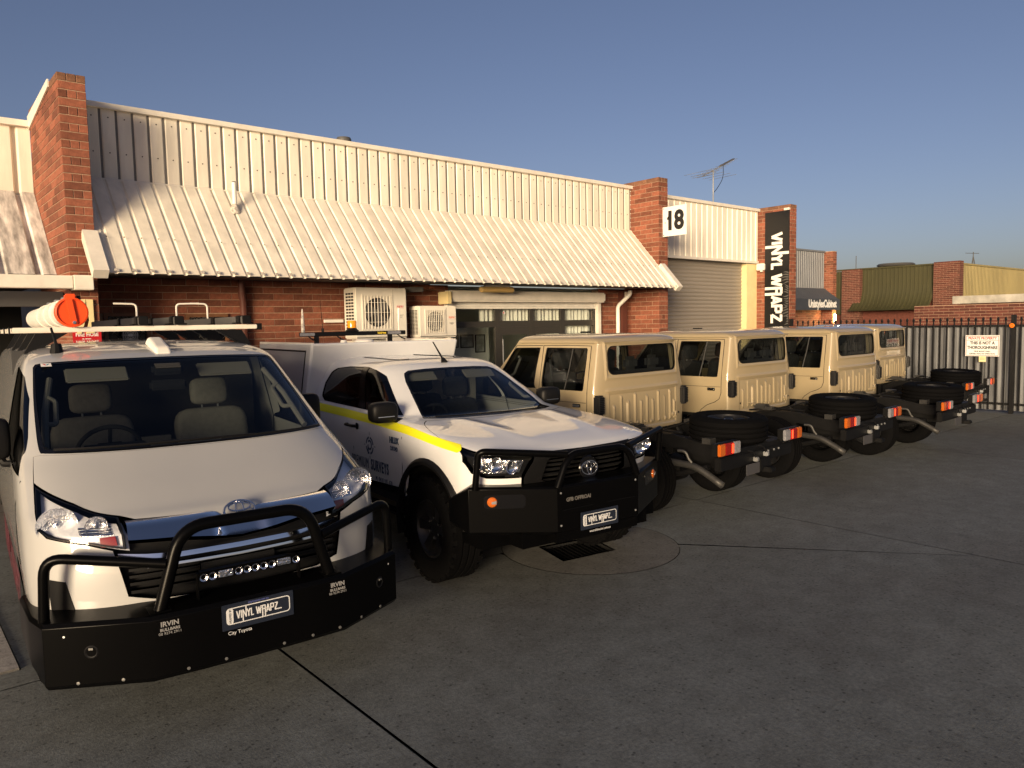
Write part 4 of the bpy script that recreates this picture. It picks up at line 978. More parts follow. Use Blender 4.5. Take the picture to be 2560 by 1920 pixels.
def tyre(parent, c, r, w, rim_r, side, rim_m, axis='y', name='wheel', lugs=0, spokes=6, deep=.05):
    """wheel > tyre, rim; side=+1 when the outer face looks to +axis"""
    t = bpy.data.objects.new(name, None); t.empty_display_size = .1; link(t, parent); t.location = c
    if axis == 'y': t.rotation_euler = (-PI/2*side, 0, 0)
    h = w/2; s = r-.012
    pr = [(rim_r, -h*.78), (rim_r+.02, -h*.95), ((rim_r+r)/2, -h*1.04), (r-.03, -h*.96), (r-.008, -h*.80)]
    for k in range(4):
        a, b = -h*.78+k*h*.39, -h*.78+(k+1)*h*.39
        pr += [(r, a+.006), (r, b-.012), (s-.004, b-.010), (s-.004, b-.002)] if k < 3 else [(r, a+.006), (r, b)]
    pr += [(r-.03, h*.96), ((rim_r+r)/2, h*1.04), (rim_r+.02, h*.95), (rim_r, h*.78)]
    b = MB(); b.lathe(pr, 56)
    if lugs:
        for k in range(lugs):
            a = 2*PI*k/lugs
            for sg in (1, -1):
                M = Matrix.Rotation(a+(.5*PI/lugs if sg > 0 else 0), 4, 'Z') @ Matrix.Translation((r-.004, 0, sg*h*.86)); b.box((-.02, -r*PI/lugs*.55, -h*.11), (.006, r*PI/lugs*.55, h*.11), M)
    b.build('tyre', m_tyre, t, 35)
    b = MB(); b.lathe([(rim_r+.004, h*.80), (rim_r-.012, h*.80), (rim_r-.03, h*.55-deep*.3), (rim_r*.62, h*.55-deep), (rim_r*.34, h*.5-deep*.4), (rim_r*.30, h*.62-deep*.3), (0, h*.62-deep*.3)], 36)
    for k in range(spokes):
        M = Matrix.Rotation(2*PI*k/spokes, 4, 'Z'); b.add([M @ Vector(p) for p in ((rim_r*.3, -.03, h*.64-deep*.3), (rim_r*.3, .03, h*.64-deep*.3), (rim_r*.93, .045, h*.66), (rim_r*.93, -.045, h*.66), (rim_r*.3, -.03, h*.3-deep), (rim_r*.3, .03, h*.3-deep), (rim_r*.93, .045, h*.35), (rim_r*.93, -.045, h*.35))],
            [(0, 1, 2, 3), (0, 4, 5, 1), (1, 5, 6, 2), (2, 6, 7, 3), (3, 7, 4, 0)])
    b.build('rim', rim_m, t, 40)
    for k in range(6):
        M = Matrix.Rotation(2*PI*(k+.5)/6, 4, 'Z') @ Matrix.Translation((rim_r*.36, 0, h*.60-deep*.35)); MB().lathe([(.012, 0), (.012, .018), (0, .02)], 6, M).build('wheel_nut', m_chrome if rim_m is m_rimb else m_steel, t)
    return t
def well(parent, x, y0, y1, z, r):
    b = MB(); A = np.linspace(.12, PI-.12, 20); V = [(x+r*math.cos(a), y, z+r*math.sin(a)) for y in (y0, y1) for a in A]; n = len(A)
    b.add(V, [(i, i+1, n+i+1, n+i) for i in range(n-1)]+[tuple(range(n))]); return b.build('wheel_well', m_dark, parent)
def mirror_v(poly, n): return [(u, n-v) for u, v in poly][::-1]
def seat(parent, x, y, zb, m, wd=.46, hh=.62, lean=.2):
    t = bpy.data.objects.new('seat', None); link(t, parent); t.location = (x, y, zb)
    M = Matrix.Rotation(-lean, 4, 'Y')
    b = MB(); b.blob((-.01, 0, hh/2), (.085, wd/2, hh/2), .35, M); b.build('backrest', m, t, 60)
    b = MB(); b.blob((.0, 0, hh+.125), (.06, .14, .105), .45, M); b.build('headrest', m, t, 60)
    for s in (-.06, .06): MB().tube([M @ Vector((0, s, hh-.02)), M @ Vector((0, s, hh+.06))], .007, 6).build('headrest_post', m_steel, t)
    b = MB(); b.blob((.22, 0, -.05), (.26, wd/2, .09), .35); b.build('cushion', m, t, 60)
    return t
def steering(parent, c, tilt, r=.185):
    t = bpy.data.objects.new('steering_wheel', None); link(t, parent); t.location = c; t.rotation_euler = (0, tilt, 0)
    MB().tube([(r*math.cos(a), r*math.sin(a), 0) for a in np.linspace(0, 2*PI, 33)[:-1]], .015, 8, closed=True).build('rim', m_dash, t)
    MB().rbox((-.07, -.09, -.03), (.07, .09, .015), .02).build('hub', m_dash, t)
    for a in (0, PI/2, -PI/2): MB().tube([(0, 0, -.01), (r*math.cos(a), r*math.sin(a), 0)], .012, 6).build('spoke', m_dash, t)
    return t
def emblem(parent, M, wd, m=None):
    """three interlocking oval rings"""
    m = m or m_chrome; t = bpy.data.objects.new('emblem', None); link(t, parent); hw, hh = wd/2, wd*.34
    def ring(cx, cy, a, b, r, nm):
        MB().tube([M @ Vector((cx+a*math.cos(q), cy+b*math.sin(q), .004)) for q in np.linspace(0, 2*PI, 37)[:-1]], r, 6, closed=True).build(nm, m, t, 60)
    ring(0, 0, hw, hh, wd*.042, 'ring'); ring(0, hh*.36, hw*.70, hh*.40, wd*.034, 'ring'); ring(0, 0, hw*.26, hh*.93, wd*.034, 'ring'); return t
def sticker_plate(parent, M, footer, header=None):
    """dark plate with the sign writer's framed wordmark"""
    t = bpy.data.objects.new('number_plate', None); link(t, parent)
    MB().rbox((-.186, -.068, -.006), (.186, .066, 0), .004, M).build('backing', m_plate, t)
    b = MB(); w2, h2 = .165, .043; b2 = Matrix.Translation((0, .002, .0006)); 
    o_, i_ = rrect(-w2, -h2, w2, h2, .018), rrect(-w2+.005, -h2+.005, w2-.005, h2-.005, .014)
    n = len(o_); V = [M @ b2 @ Vector((p[0], p[1], 0)) for p in o_]+[M @ b2 @ Vector((p[0], p[1], 0)) for p in i_]
    b.add(V, [(k, (k+1) % n, n+(k+1) % n, n+k) for k in range(n)]); b.build('frame_line', m_platew, t, 0)
    MB().prism(rrect(-w2+.003, -h2+.003, -w2+.035, h2-.003, .012), .0004, .0009, M @ Matrix.Translation((0, .002, 0))).build('side_tab', m_platew, t, 0)
    text('lettering', 'WRAPPED BY', .0155, M @ Matrix.Translation((-w2+.020, .002, .0012)) @ Matrix.Rotation(PI/2, 4, 'Z'), m_plate, t, bold=.0003, depth=.0002, sx=.82)
    sg, wl = logo_wordmark(1.38, -.62, .50); lx = .228/wl*.93; hy = .040
    M3 = M @ Matrix.Translation((-w2+.052, -.016, .0006)); strokes('lettering', [((a[0]*lx, a[1]*hy), (c[0]*lx, c[1]*hy)) for a, c in sg], .0058, M3, m_platew, t, .0006)
    text('lettering', footer, .026, M @ Matrix.Translation((-.10 if header else 0, -.085, .001)), m_platew, t, depth=.0004, sx=.95)
    if header: text('lettering', header, .016, M @ Matrix.Translation((0, .0565, .0012)), mat('blue_print', (.10, .12, .35), .5), t, depth=.0003)
    return t
def side_uv(S, pts, right=True):
    """(x,z) outline on the flank -> uv"""
    return [tuple(q) for q in S.find(pts, (0, 2), vr=(2.5, 14.5) if right else (S.n-1-14.5, S.n-1-2.5))]
def arc_xz(cx, cz, r, a0, a1, n=14): return [(cx+r*math.cos(R(a)), cz+r*math.sin(R(a))) for a in np.linspace(a0, a1, n)]

# ------------------------------------------------------------------ the van
van = thing('van', 'white van with a black bull bar and laden roof rack, nearest on the left', 'van', (1.529, 4.966, 0), R(-94.283))
S = van_surf(); NV = S.n-1
ws = [(10.75, 15.45), (11.5, 15.2), (12.85, 14.85), (14.2, 14.55), (14.75, 14.75), (15.0, 15.5), (15.15, 17.0), (15.3, 19), (15.33, 21)]
ws = ws+[(u, NV-v) for u, v in ws[:-1][::-1]]+[(10.6, NV-17.6), (10.4, NV-19.5), (10.35, 21), (10.4, 19.5), (10.6, 17.6)]
lampL = [(8.5, 14.84), (7.0, 14.70), (5.33, 14.73), (4.81, 15.23), (4.45, 16.92), (4.08, 18.12), (6.45, 18.06), (7.54, 16.75)]
bon = [(10.1, 14.95), (8.62, 14.87), (7.6, 16.7), (6.5, 18.08), (5.98, 18.45), (5.66, 20.40), (4.85, 20.66), (4.72, 21)]
bon = bon+[(u, NV-v) for u, v in bon[:-1][::-1]]+[(10.35, NV-15.4), (10.4, NV-17.6), (10.22, NV-19.5), (10.15, 21), (10.22, 19.5), (10.4, 17.6), (10.35, 15.4)]
gr = [(6.36, 18.14), (5.9, 18.50), (5.60, 20.44), (4.80, 20.70), (4.66, 21)]; gr = gr+[(u, NV-v) for u, v in gr[:-1][::-1]]
gr = gr+[(4.02, NV-18.2), (4.12, NV-17.75), (2.55, NV-18.05), (2.36, NV-18.8), (2.28, 21), (2.36, 18.8), (2.55, 18.05), (4.12, 17.75), (4.02, 18.2)]
winR = side_uv(S, [(.12, 1.235), (-.10, 1.42), (-.42, 1.62), (-.72, 1.745), (-.90, 1.785), (-1.18, 1.80), (-1.20, 1.30), (-.45, 1.27)])
winR2 = side_uv(S, [(-1.34, 1.30), (-1.34, 1.80), (-3.9, 1.80), (-3.9, 1.30)])
def wheel_cut(S, cx, cz, r, z0, right):
    a = math.degrees(math.asin((z0-cz)/r)) if z0 > cz-r else -60
    pts = arc_xz(cx, cz, r, 180-a, a, 16)
    uv = [list(q) for q in side_uv(S, pts, right)]; uv[0][0] = 0; uv[-1][0] = 0; return [tuple(q) for q in uv]
# outline of the shell: along the sill with the wheel arches let in
def shell_outline(S, top, arches, z0, lift=0):
    out = []
    for cx, cz, r in sorted(arches, key=lambda a: a[0]): out += sorted(wheel_cut(S, cx, cz, r, z0, True), key=lambda q: q[1])
    lf = []
    for cx, cz, r in sorted(arches, key=lambda a: -a[0]): lf += sorted(wheel_cut(S, cx, cz, r, z0, False), key=lambda q: q[1])
    if lift:
        out = [q for q in out if not (q[0] < lift and q[1] > np.mean([p[1] for p in out]))]; lf = [q for q in lf if not (q[0] < lift and q[1] < np.mean([p[1] for p in lf]))]
        out.append((lift, out[-1][1]+.05)); lf.insert(0, (lift, lf[0][1]-.05))
    return [(0, 0)]+out+lf+[(0, S.n-1), (top, S.n-1), (top, 0)]
lampR = mirror_v(lampL, NV)
# bonnet, lamp and grille openings are cut out together so they never overlap
W = lambda p: [tuple(q) for q in p]
body_holes = [ws, mirror_v(winR, NV), winR]
front_open = [(10.12, 14.93), (8.55, 14.80), (7.0, 14.66), (5.33, 14.69), (4.79, 15.2), (4.42, 16.92), (4.10, 17.72), (2.53, 18.03), (2.34, 18.8), (2.26, 21)]
front_open = front_open+[(u, NV-v) for u, v in front_open[:-1][::-1]]+[(10.38, NV-15.4), (10.44, NV-17.6), (10.26, NV-19.5), (10.18, 21), (10.26, 19.5), (10.44, 17.6), (10.38, 15.4)]
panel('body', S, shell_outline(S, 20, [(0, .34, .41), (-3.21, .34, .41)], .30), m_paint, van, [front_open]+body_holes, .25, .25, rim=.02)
panel('bonnet', S, bon, m_paint, van, [], .2, .25, rim=.02)
# dark liner behind the openings (engine bay, grille)
panel('grille_backing', S, [(2.2, 17.2), (5.4, 17.2), (5.4, NV-17.2), (2.2, NV-17.2)], m_blackp, van, [], .3, .4, off=-.07, rim=0)
panel('under_bonnet', S, [(5.4, 14.5), (10.3, 14.7), (10.3, NV-14.7), (5.4, NV-14.5)], m_dark, van, [], .5, .5, off=-.11, rim=0)
g = [(4.5, 18.2), (4.36, 19.4), (4.05, 20.6), (4.0, 21)]
chs = [(6.33, 18.17), (5.87, 18.53), (5.56, 20.46), (4.76, 20.72), (4.62, 21)]; chs = chs+[(u, NV-v) for u, v in chs[:-1][::-1]]+[(u, NV-v) for u, v in g]+g[::-1][1:]
panel('chrome_grille_bar', S, chs, m_chrome, van, [], .12, .3, off=-.012, rim=.03, disp=lambda P: .85*(1.075-P[:, 2])*np.clip((np.abs(P[:, 1])-.04)/.1, .5, 1))
for k in range(6):
    u0 = 2.55+k*.235
    panel('grille_slat', S, [(u0, 18.1), (u0+.09, 18.1), (u0+.09, NV-18.1), (u0, NV-18.1)], m_blackp, van, [], .09, .5, off=-.02, rim=.03)
panel('chrome_strip', S, [(3.96, 17.86), (3.82, 18.6), (3.72, 19.4), (3.70, 21), (3.72, NV-19.4), (3.82, NV-18.6), (3.96, NV-17.86), (3.80, NV-17.86), (3.66, NV-18.6), (3.54, NV-19.4), (3.52, 21), (3.54, 19.4), (3.66, 18.6), (3.80, 17.86)], m_chrome, van, [], .1, .3, off=.0, rim=.02)
panel('chrome_strip', S, [(3.40, 18.6), (3.34, 21), (3.40, NV-18.6), (3.31, NV-18.6), (3.25, 21), (3.31, 18.6)], m_chrome, van, [], .1, .3, off=-.005, rim=.02)
panel('sensor_cover', S, [(2.95, 19.9), (3.2, 19.9), (3.2, 21.9), (2.95, 21.9)], m_blackp, van, [], .1, .2, off=.0, rim=.03)
for q in ([(3.16, 15.1), (3.10, 15.95), (2.3, 16.2), (1.0, 16.25), (.9, 15.0)],):
    for pq in (q, mirror_v(q, NV)): panel('fog_recess', S, pq, m_blackp, van, [], .2, .2, off=.004, rim=.006)
for sgn, lamp in ((1, lampL), (-1, lampR)):
    t = bpy.data.objects.new('headlight', None); link(t, van)
    mv = (lambda p: p) if sgn > 0 else (lambda p: mirror_v(p, NV))
    cu = np.mean(lampL, 0); shrink = lambda p, k: [tuple(cu+(np.array(q)-cu)*k) for q in p]
    panel('housing', S, mv(shrink(lampL, 1.03)), m_housing, t, [], .2, .2, off=-.045, rim=0)
    panel('surround', S, mv(shrink(lampL, .985)), m_blackp, t, [mv(shrink(lampL, .95))], .2, .2, off=-.006, rim=.05)
    b = MB()
    for (q, rr) in (((6.05, 15.75), .088), ((5.85, 17.3), .05)):
        q = q if sgn > 0 else (q[0], NV-q[1]); p = S(q)[0]; n = S.nrm(q)[0]; fw = Vector((1, 0, .0)); M = frame3(Vector(p)-Vector(n)*.02-fw*.015, (0, 1, 0), (0, 0, 1))
        b.lathe([(rr*math.sin(a), -rr*.55*math.cos(a)) for a in np.linspace(.12, PI/2, 8)]+[(rr*1.06, .003)], 28, M); b.lathe([(.012, -rr*.5), (.014, -rr*.1), (0, -.0)], 12, M)
    b.build('reflector_bowl', m_bowl, t, 60)
    panel('indicator', S, mv([(4.25, 17.3), (4.75, 17.3), (4.8, 17.8), (4.3, 17.85)]), m_redl, t, [], .1, .1, off=-.03, rim=.01)
    for k in range(5):
        u0 = 4.9+k*.28; panel('reflector_rib', S, mv([(u0, 16.6), (u0+.16, 16.6), (u0+.16, 17.75), (u0, 17.75)]), m_bowl, t, [], .1, .3, off=-.04, rim=.02)
    panel('lens', S, mv(shrink(lampL, .985)), m_lens, t, [], .2, .2, off=-.002, rim=0)
panel('windscreen_surround', S, [tuple(p) for p in ws], m_frit, van, [[tuple(np.array([12.8, 21])+(np.array(p)-[12.8, 21])*[.90 if p[0] > 12.8 else .80, .962]) for p in ws]], .2, .3, off=-.003, rim=.004)
panel('windscreen', S, ws, m_ws, van, [], .25, .3, off=-.006, rim=0)
panel('side_window', S, winR, m_tint, van, [], .25, .3, off=-.004, rim=0); panel('side_window', S, mirror_v(winR, NV), m_tint, van, [], .25, .3, off=-.004, rim=0)
for sd in (): panel('cargo_window', S, sd, m_frit, van, [], .3, .4, off=.003, rim=.004)
# wipers
for (a, b_) in (((10.85, 22.5), (11.0, 16.2)), ((10.8, 26.3), (10.75, 21.6))):
    pth = [S((a[0]+(b_[0]-a[0])*s, a[1]+(b_[1]-a[1])*s))[0]+S.nrm((a[0]+(b_[0]-a[0])*s, a[1]+(b_[1]-a[1])*s))[0]*(.012) for s in np.linspace(0, 1, 9)]
    MB().tube(pth, .008, 6).build('wiper', m_blackp, van)
Me = frame3((.935, .012, 1.045), (0, 1, 0), (-.55, 0, 1)); emblem(van, Me, .165)
# door seams, mirrors
def groove(S, pts, parent, name='seam', r=.004, right=True):
    uv = side_uv(S, pts, right); P = S(uv); MB().tube(list(P), r, 5).build(name, m_dark, parent)
for rt in (True, False):
    groove(S, [(.18, 1.22), (.22, 1.10), (.24, .95), (.34, .80)], van, 'door_seam', right=rt); groove(S, [(-1.25, 1.82), (-1.26, 1.3), (-1.26, .45)], van, 'door_seam', right=rt)
for s in (-1, 1):
    t = bpy.data.objects.new('door_mirror', None); link(t, van); t.location = (-.40 if s < 0 else -.58, s*1.035 if s < 0 else .99, 1.395)
    b = MB(); b.blob((0, 0, 0), (.065, .09, .125), .45); b.build('housing', m_blackp, t, 60); MB().box((-.068, -.07, -.10), (-.0655, .07, .10)).build('mirror_glass', m_chrome, t, 0)
    b = MB(); b.tube([(.0, -s*.02, -.10), (.03, -s*.05, -.15), (.08, -s*.10, -.15)], .022, 8); b.build('arm', m_blackp, t)
    # triangular sail at the front of the door glass
for c, sd in (((0, -.80, .34), -1), ((0, .80, .34), 1), ((-3.21, -.80, .34), -1), ((-3.21, .80, .34), 1)): tyre(van, c, .34, .225, .21, sd, m_rim)
b = MB(); b.box((-4.0, -.80, .35), (.55, .80, .42)).box((-4.0, -.62, .20), (.6, .62, .36)).build('underbody', m_dark, van, 0)
for x in (0, -3.21):
    for s in (-1, 1):
        well(van, x, s*.50, s*.94, .34, .41)
# cabin
b = MB(); b.rbox((-.42, -.80, 1.00), (.22, .80, 1.26), .05); b.rbox((-.36, -.62, 1.2), (-.02, -.18, 1.315), .05); b.build('dashboard', m_dash, van, 50)
steering(van, (-.52, -.40, 1.24), R(-62), .19)
for y in (-.42, .40): seat(van, -1.02, y, .80, m_seat, .54, .63, .14)
b = MB(); b.rbox((-1.13, -.16, .76), (-1.0, .13, 1.24), .04); b.build('centre_seat', m_seat, van, 60)
MB().box((-1.55, -.86, .5), (-1.50, .86, 1.90)).build('bulkhead', mat('bulkhead_grey', (.035, .035, .037), .7), van, 0)
MB().box((-3.9, -.86, .42), (-.2, .86, .47)).build('cabin_floor', m_dash, van, 0)
for s in (-1, 1):
    MB().tube([(-.70, s*.70, 1.72), (-.42, s*.755, 1.55), (-.12, s*.79, 1.34)], .020, 8).build('pillar_trim', m_trimi, van); 
    MB().tube(fillet([(-.50, s*.735, 1.62), (-.50, s*.69, 1.59), (-.32, s*.71, 1.46), (-.30, s*.76, 1.47)], .04), .016, 8).build('grab_handle', m_trimi, van)
    b = MB(); b.rbox((-.02, -.19, -.07), (.0, .19, .07), .01, Matrix.Translation((-.72, s*.42, 1.745)) @ Matrix.Rotation(R(-52), 4, 'Y')); b.build('sun_visor', m_trimi, van, 50)
b = MB(); b.rbox((-.02, -.12, -.035), (.02, .12, .035), .015, Matrix.Translation((-.60, .0, 1.65))); b.build('rear_view_mirror', m_dash, van, 50)
b = MB(); b.rbox((-.08, -.10, 1.72), (.0, .10, 1.80), .02, Matrix.Translation((-.56, 0, 0))); b.build('sensor_pod', m_dash, van, 50)
MB().box((-1.52, -.72, 1.86), (-1.0, .72, 1.87)).build('headlining', m_trimi, van, 0)
MB().box((-.3, .05, 1.262), (-.1, .16, 1.266)).box((-.28, .42, 1.262), (-.12, .52, 1.266)).build('paper', m_white, van, 0)
# stickers on the glass
p = S((14.55, 15.75))[0]; n_ = S.nrm((14.55, 15.75))[0]; Mg = frame3(Vector(p)+Vector(n_)*.002, (0, 1, 0), Vector(n_).cross(Vector((0, 1, 0)))*1)
MB().prism([(-.03, -.02), (.03, -.02), (.03, .025), (-.03, .025)], 0, .0005, Mg).build('service_sticker', m_white, van, 0)
MB().prism([(-.02, .015), (-.004, -.006), (.0, .0), (-.008, .016)], .0005, .001, Mg).build('sticker_mark', m_red, van, 0); MB().prism([(.0, .0), (.004, -.006), (.022, .015), (.012, .016)], .0005, .001, Mg).build('sticker_mark', mat('teal_print', (.02, .2, .3), .5), van, 0)
# roof pod and aerial
b = MB(); b.add([(-.75, -.045, 1.855), (-.75, .075, 1.855), (-1.08, .085, 1.93), (-1.08, -.055, 1.93), (-.80, -.035, 1.915), (-.80, .065, 1.915), (-1.06, .06, 1.985), (-1.06, -.03, 1.985)], [(0, 1, 2, 3), (7, 6, 5, 4), (0, 4, 5, 1), (1, 5, 6, 2), (2, 6, 7, 3), (3, 7, 4, 0)]); o = b.build('roof_pod', m_pvc, van, 0); md = o.modifiers.new('round', 'BEVEL'); md.width = .02; md.segments = 3
b = MB(); b.tube([(-.96, -.625, 1.88), (-.97, -.625, 1.95)], [.045, .03], 10).tube([(-.97, -.625, 1.95), (-1.02, -.645, 2.06)], [.011, .008], 8); b.build('aerial', m_blackp, van)

m_exh0 = mat('dull_zinc', (.16, .16, .16), .5, .5)
# ---- bull bar (bolted to the van: a part with pieces)
bb = bpy.data.objects.new('bull_bar', None); link(bb, van)
plan = [(.40, .985), (.78, .965), (.945, .925), (1.165, .50), (1.178, .25), (1.18, 0)]; plan = [(x, -y) for x, y in plan]+[(x, y) for x, y in plan[:-1][::-1]]
sec = [(-.07, .325), (-.015, .325), (.0, .345), (.0, .50), (.0, .625), (-.012, .642), (-.19, .655), (-.19, .60)]
V = []; k = len(sec); npl = len(plan)
for i, (x, y) in enumerate(plan):
    a = Vector(plan[max(i-1, 0)]); c = Vector(plan[min(i+1, npl-1)]); t_ = (c-a).normalized(); nn = Vector((t_.y, -t_.x)); 
    if nn.dot(Vector((x+1.5, y))) < 0: nn = -nn
    lift = .12 if i in (0, npl-1) else (.06 if i in (1, npl-2) else 0)
    for d, z in sec:
        zz = z+lift*(1 if z < .4 else 0); V.append((x+nn.x*d, y+nn.y*d, zz))
F = [(i*k+j, i*k+j+1, (i+1)*k+j+1, (i+1)*k+j) for i in range(npl-1) for j in range(k-1)]
b = MB(); b.add(V, F); o = b.build('channel', m_bar, bb, 25); md = o.modifiers.new('wall', 'SOLIDIFY'); md.thickness = .006; md = o.modifiers.new('edge', 'BEVEL'); md.width = .004; md.segments = 2; md.limit_method = 'ANGLE'
MB().tube(fillet([(1.10, -.445, .63), (1.095, -.325, 1.045), (1.095, .325, 1.045), (1.10, .445, .63)], .13, 8), .032, 14).build('hoop', m_bar, bb, 60)
for s in (-1, 1): MB().tube(fillet([(1.10, s*.40, .875), (.90, s*.90, .955), (.885, s*.915, .64)], .09, 7), .025, 12).build('side_tube', m_bar, bb, 60)
for s in (-1, 1): MB().box((1.03, s*.445-.05, .64), (1.14, s*.445+.05, .655)).build('hoop_foot', m_bar, bb)
t = bpy.data.objects.new('light_bar', None); link(t, van); t.location = (1.09, .01, .768)
b = MB(); b.rbox((-.05, -.26, -.026), (.008, .26, .026), .008); b.build('housing', m_bar, t)
for i in range(12):
    y = -.24+i*.0436
    if i in (3, 10): continue
    if i in (2, 9):
        b = MB(); b.rbox((.006, y-.015, -.018), (.014, y+.060, .018), .008); b.build('flood_lens', m_bowl, t, 60)
    else: MB().lathe([(0, .0), (.012, .002), (.0195, .010), (.0205, .011)], 18, frame3((.005, y, 0), (0, 1, 0), (0, 0, 1))).build('spot_lens', m_bowl, t, 60)
for s in (-1, 1): MB().box((-.04, s*.262, -.12), (.0, s*.262+.006*s, .02)).build('bracket', m_bar, t)
def on_front(y, z, dx=0):     # point and axes on the channel face
    for (x0, y0), (x1, y1) in zip(plan, plan[1:]):
        if y0 <= y <= y1: 
            f = (y-y0)/(y1-y0); x = x0+(x1-x0)*f; d = Vector((x1-x0, y1-y0, 0)).normalized(); return frame3((x+dx, y, z), d, (0, 0, 1))
sticker_plate(van, on_front(.012, .565, .012), 'City Toyota', 'citytoyota.net.au')
for y in (-.415, .455):
    M = on_front(y, .60, .009); text('maker_label', 'IRVIN', .034, M, m_silver, bb, bold=.001, depth=.0004); text('maker_label', 'BULLBARS', .020, M @ Matrix.Translation((0, -.027, 0)), m_silver, bb, depth=.0004, bold=.0006); text('maker_label', '08 9274 2911', .019, M @ Matrix.Translation((0, -.046, 0)), m_silver, bb, depth=.0004)
for y in (-.80, -.62, -.34, -.16, .14, .30, .46, .62, .78):
    M = on_front(y, .352, .004); MB().lathe([(.008, 0), (.008, .005), (0, .006)], 10, M).build('bolt', m_exh0, bb)
for y in (-.845, .862):
    M = on_front(y, .583, .002); MB().lathe([(.014, 0), (.014, .003), (0, .004)], 14, M).build('marker_dot', m_white, bb)
for y in (-.74, .78):
    M = on_front(y, .50, .001); MB().lathe([(.028, 0), (.034, .004), (.028, .008), (.02, .003), (0, .002)], 18, M).build('tow_eye_cap', m_blackp, bb); MB().box((-.010, .012, .006), (.010, .022, .012), M).build('tow_tab', m_exh0, bb)

# ---- roof rack and load
rk = bpy.data.objects.new('roof_rack', None); link(rk, van)
for x in (-1.30, -2.05, -2.85, -3.7):
    b = MB(); b.rbox((x-.035, -.86, 2.03), (x+.035, .85, 2.066), .006); b.build('cross_bar', m_trim, rk)
    for s in (-1, 1):
        b = MB(); b.box((x-.037, s*.862-.008, 2.02), (x+.037, s*.862+.02*s+.004, 2.073)); b.build('bar_end', m_blackp, rk)
        b = MB(); b.add([(x-.05, s*.80, 1.88), (x+.05, s*.80, 1.88), (x+.05, s*.70, 1.91), (x-.05, s*.70, 1.91), (x-.03, s*.72, 2.025), (x+.03, s*.72, 2.025), (x+.03, s*.52, 2.024), (x-.03, s*.52, 2.024)],
            [(0, 1, 2, 3), (7, 6, 5, 4), (0, 4, 5, 1), (1, 5, 6, 2), (2, 6, 7, 3), (3, 7, 4, 0)]); b.build('rack_foot', m_blackp, rk, 0)
for y0, y1 in ((-.485, -.30), (.215, .02), (.57, .78), (.86, .70)):
    MB().tube(fillet([(-2.85, y0, 2.07), (-2.85, y0, 2.285), (-2.85, y1, 2.29)], .04), .009, 8).build('load_stop', m_trim, rk)
C_ = lambda p: van.matrix_world @ Vector(p)
vanM = Matrix.Translation(van.location) @ Matrix.Rotation(R(-94.283), 4, 'Z')
def on_van(name, label, cat, loc, group=None):
    p = vanM @ Vector(loc); return thing(name, label, cat, p, R(-94.283), group)
t = on_van('conduit_tube', 'long white storage tube with an orange screw cap on the van roof rack', 'storage tube', (-1.22, -.495, 2.172))
b = MB(); b.tube([(0, 0, 0), (-3.0, 0, 0)], .098, 28); b.build('tube', m_pvc, t, 50)
MO = frame3((0, 0, 0), (0, 1, 0), (0, 0, 1))
MB().lathe([(.106, -.05), (.110, .0), (.106, .02), (.095, .024), (.093, .012), (0, .010)], 32, MO).build('end_cap', m_orange, t, 40)
b = MB(); b.rbox((-.027, -.095, .010), (.027, .098, .03), .008, MO @ Matrix.Rotation(R(8), 4, 'Z')); b.build('cap_handle', m_orange, t, 40)
b = MB(); b.rbox((-.036, .085, -.07), (.036, .132, .02), .01, MO); b.build('cap_hinge', m_orange, t, 40)
MB().lathe([(.012, .03), (.012, .034), (.006, .035), (0, .033)], 12, MO @ Matrix.Translation((.012, -.075, 0))).build('lock', m_chrome, t)
MB().box((.0, .02, .026), (.035, .06, .05), MO @ Matrix.Translation((.03, .06, -.06))).build('latch', m_blackp, t)
for x in (-.42, -.95, -1.6):
    MB().tube([(x, .101*math.cos(q), .101*math.sin(q)) for q in np.linspace(0, 2*PI, 29)[:-1]], .007, 6, closed=True).build('clamp', m_trim, t); MB().rbox((x-.02, -.02, .095), (x+.02, .02, .125), .006).build('clamp_bolt', m_steel, t)
b = MB(); b.prism([(-.03, -.02), (.03, -.02), (.03, .02), (-.03, .02)], 0, .002, frame3((-.16, .088, .045), (1, 0, 0), (0, -.45, 1))); b.build('warning_label', mat('yellow_label', (.7, .5, .03), .5), t, 0)
for i, (y, nm) in enumerate(((-.02, 'dark grey box rail on the van roof rack, just right of the orange capped tube'), (.235, 'dark grey box rail in the middle of the van roof rack'), (.755, 'dark grey box rail at the right edge of the van roof rack'))):
    t = on_van('box_rail', nm, 'rail', (-1.24, y, 2.071), 'dark rails lying on the roof rack')
    b = MB(); b.rbox((-2.6, -.028, 0), (-.01, .028, .062), .004); b.build('rail', m_grey, t)
    b = MB(); b.rbox((-.012, -.033, -.0), (.02, .033, .068), .006); b.build('end_cap', m_blackp, t)
    for x in (-.12, -.9): 
        b = MB(); b.rbox((x-.06, -.07, .0), (x+.06, .075, .012), .004).rbox((x-.05, -.04, .006), (x+.05, .04, .07), .006); b.build('strap', m_blackp, t)
# side lettering
uvq = None
t0 = text('lettering', 'VINYL WRAPZ', .30, Matrix.Translation((-.55, -.978, .62)) @ Matrix.Rotation(PI/2, 4, 'X'), mat('maroon_print', (.09, .02, .03), .4), van, bold=.01, depth=.0008, sx=.9)
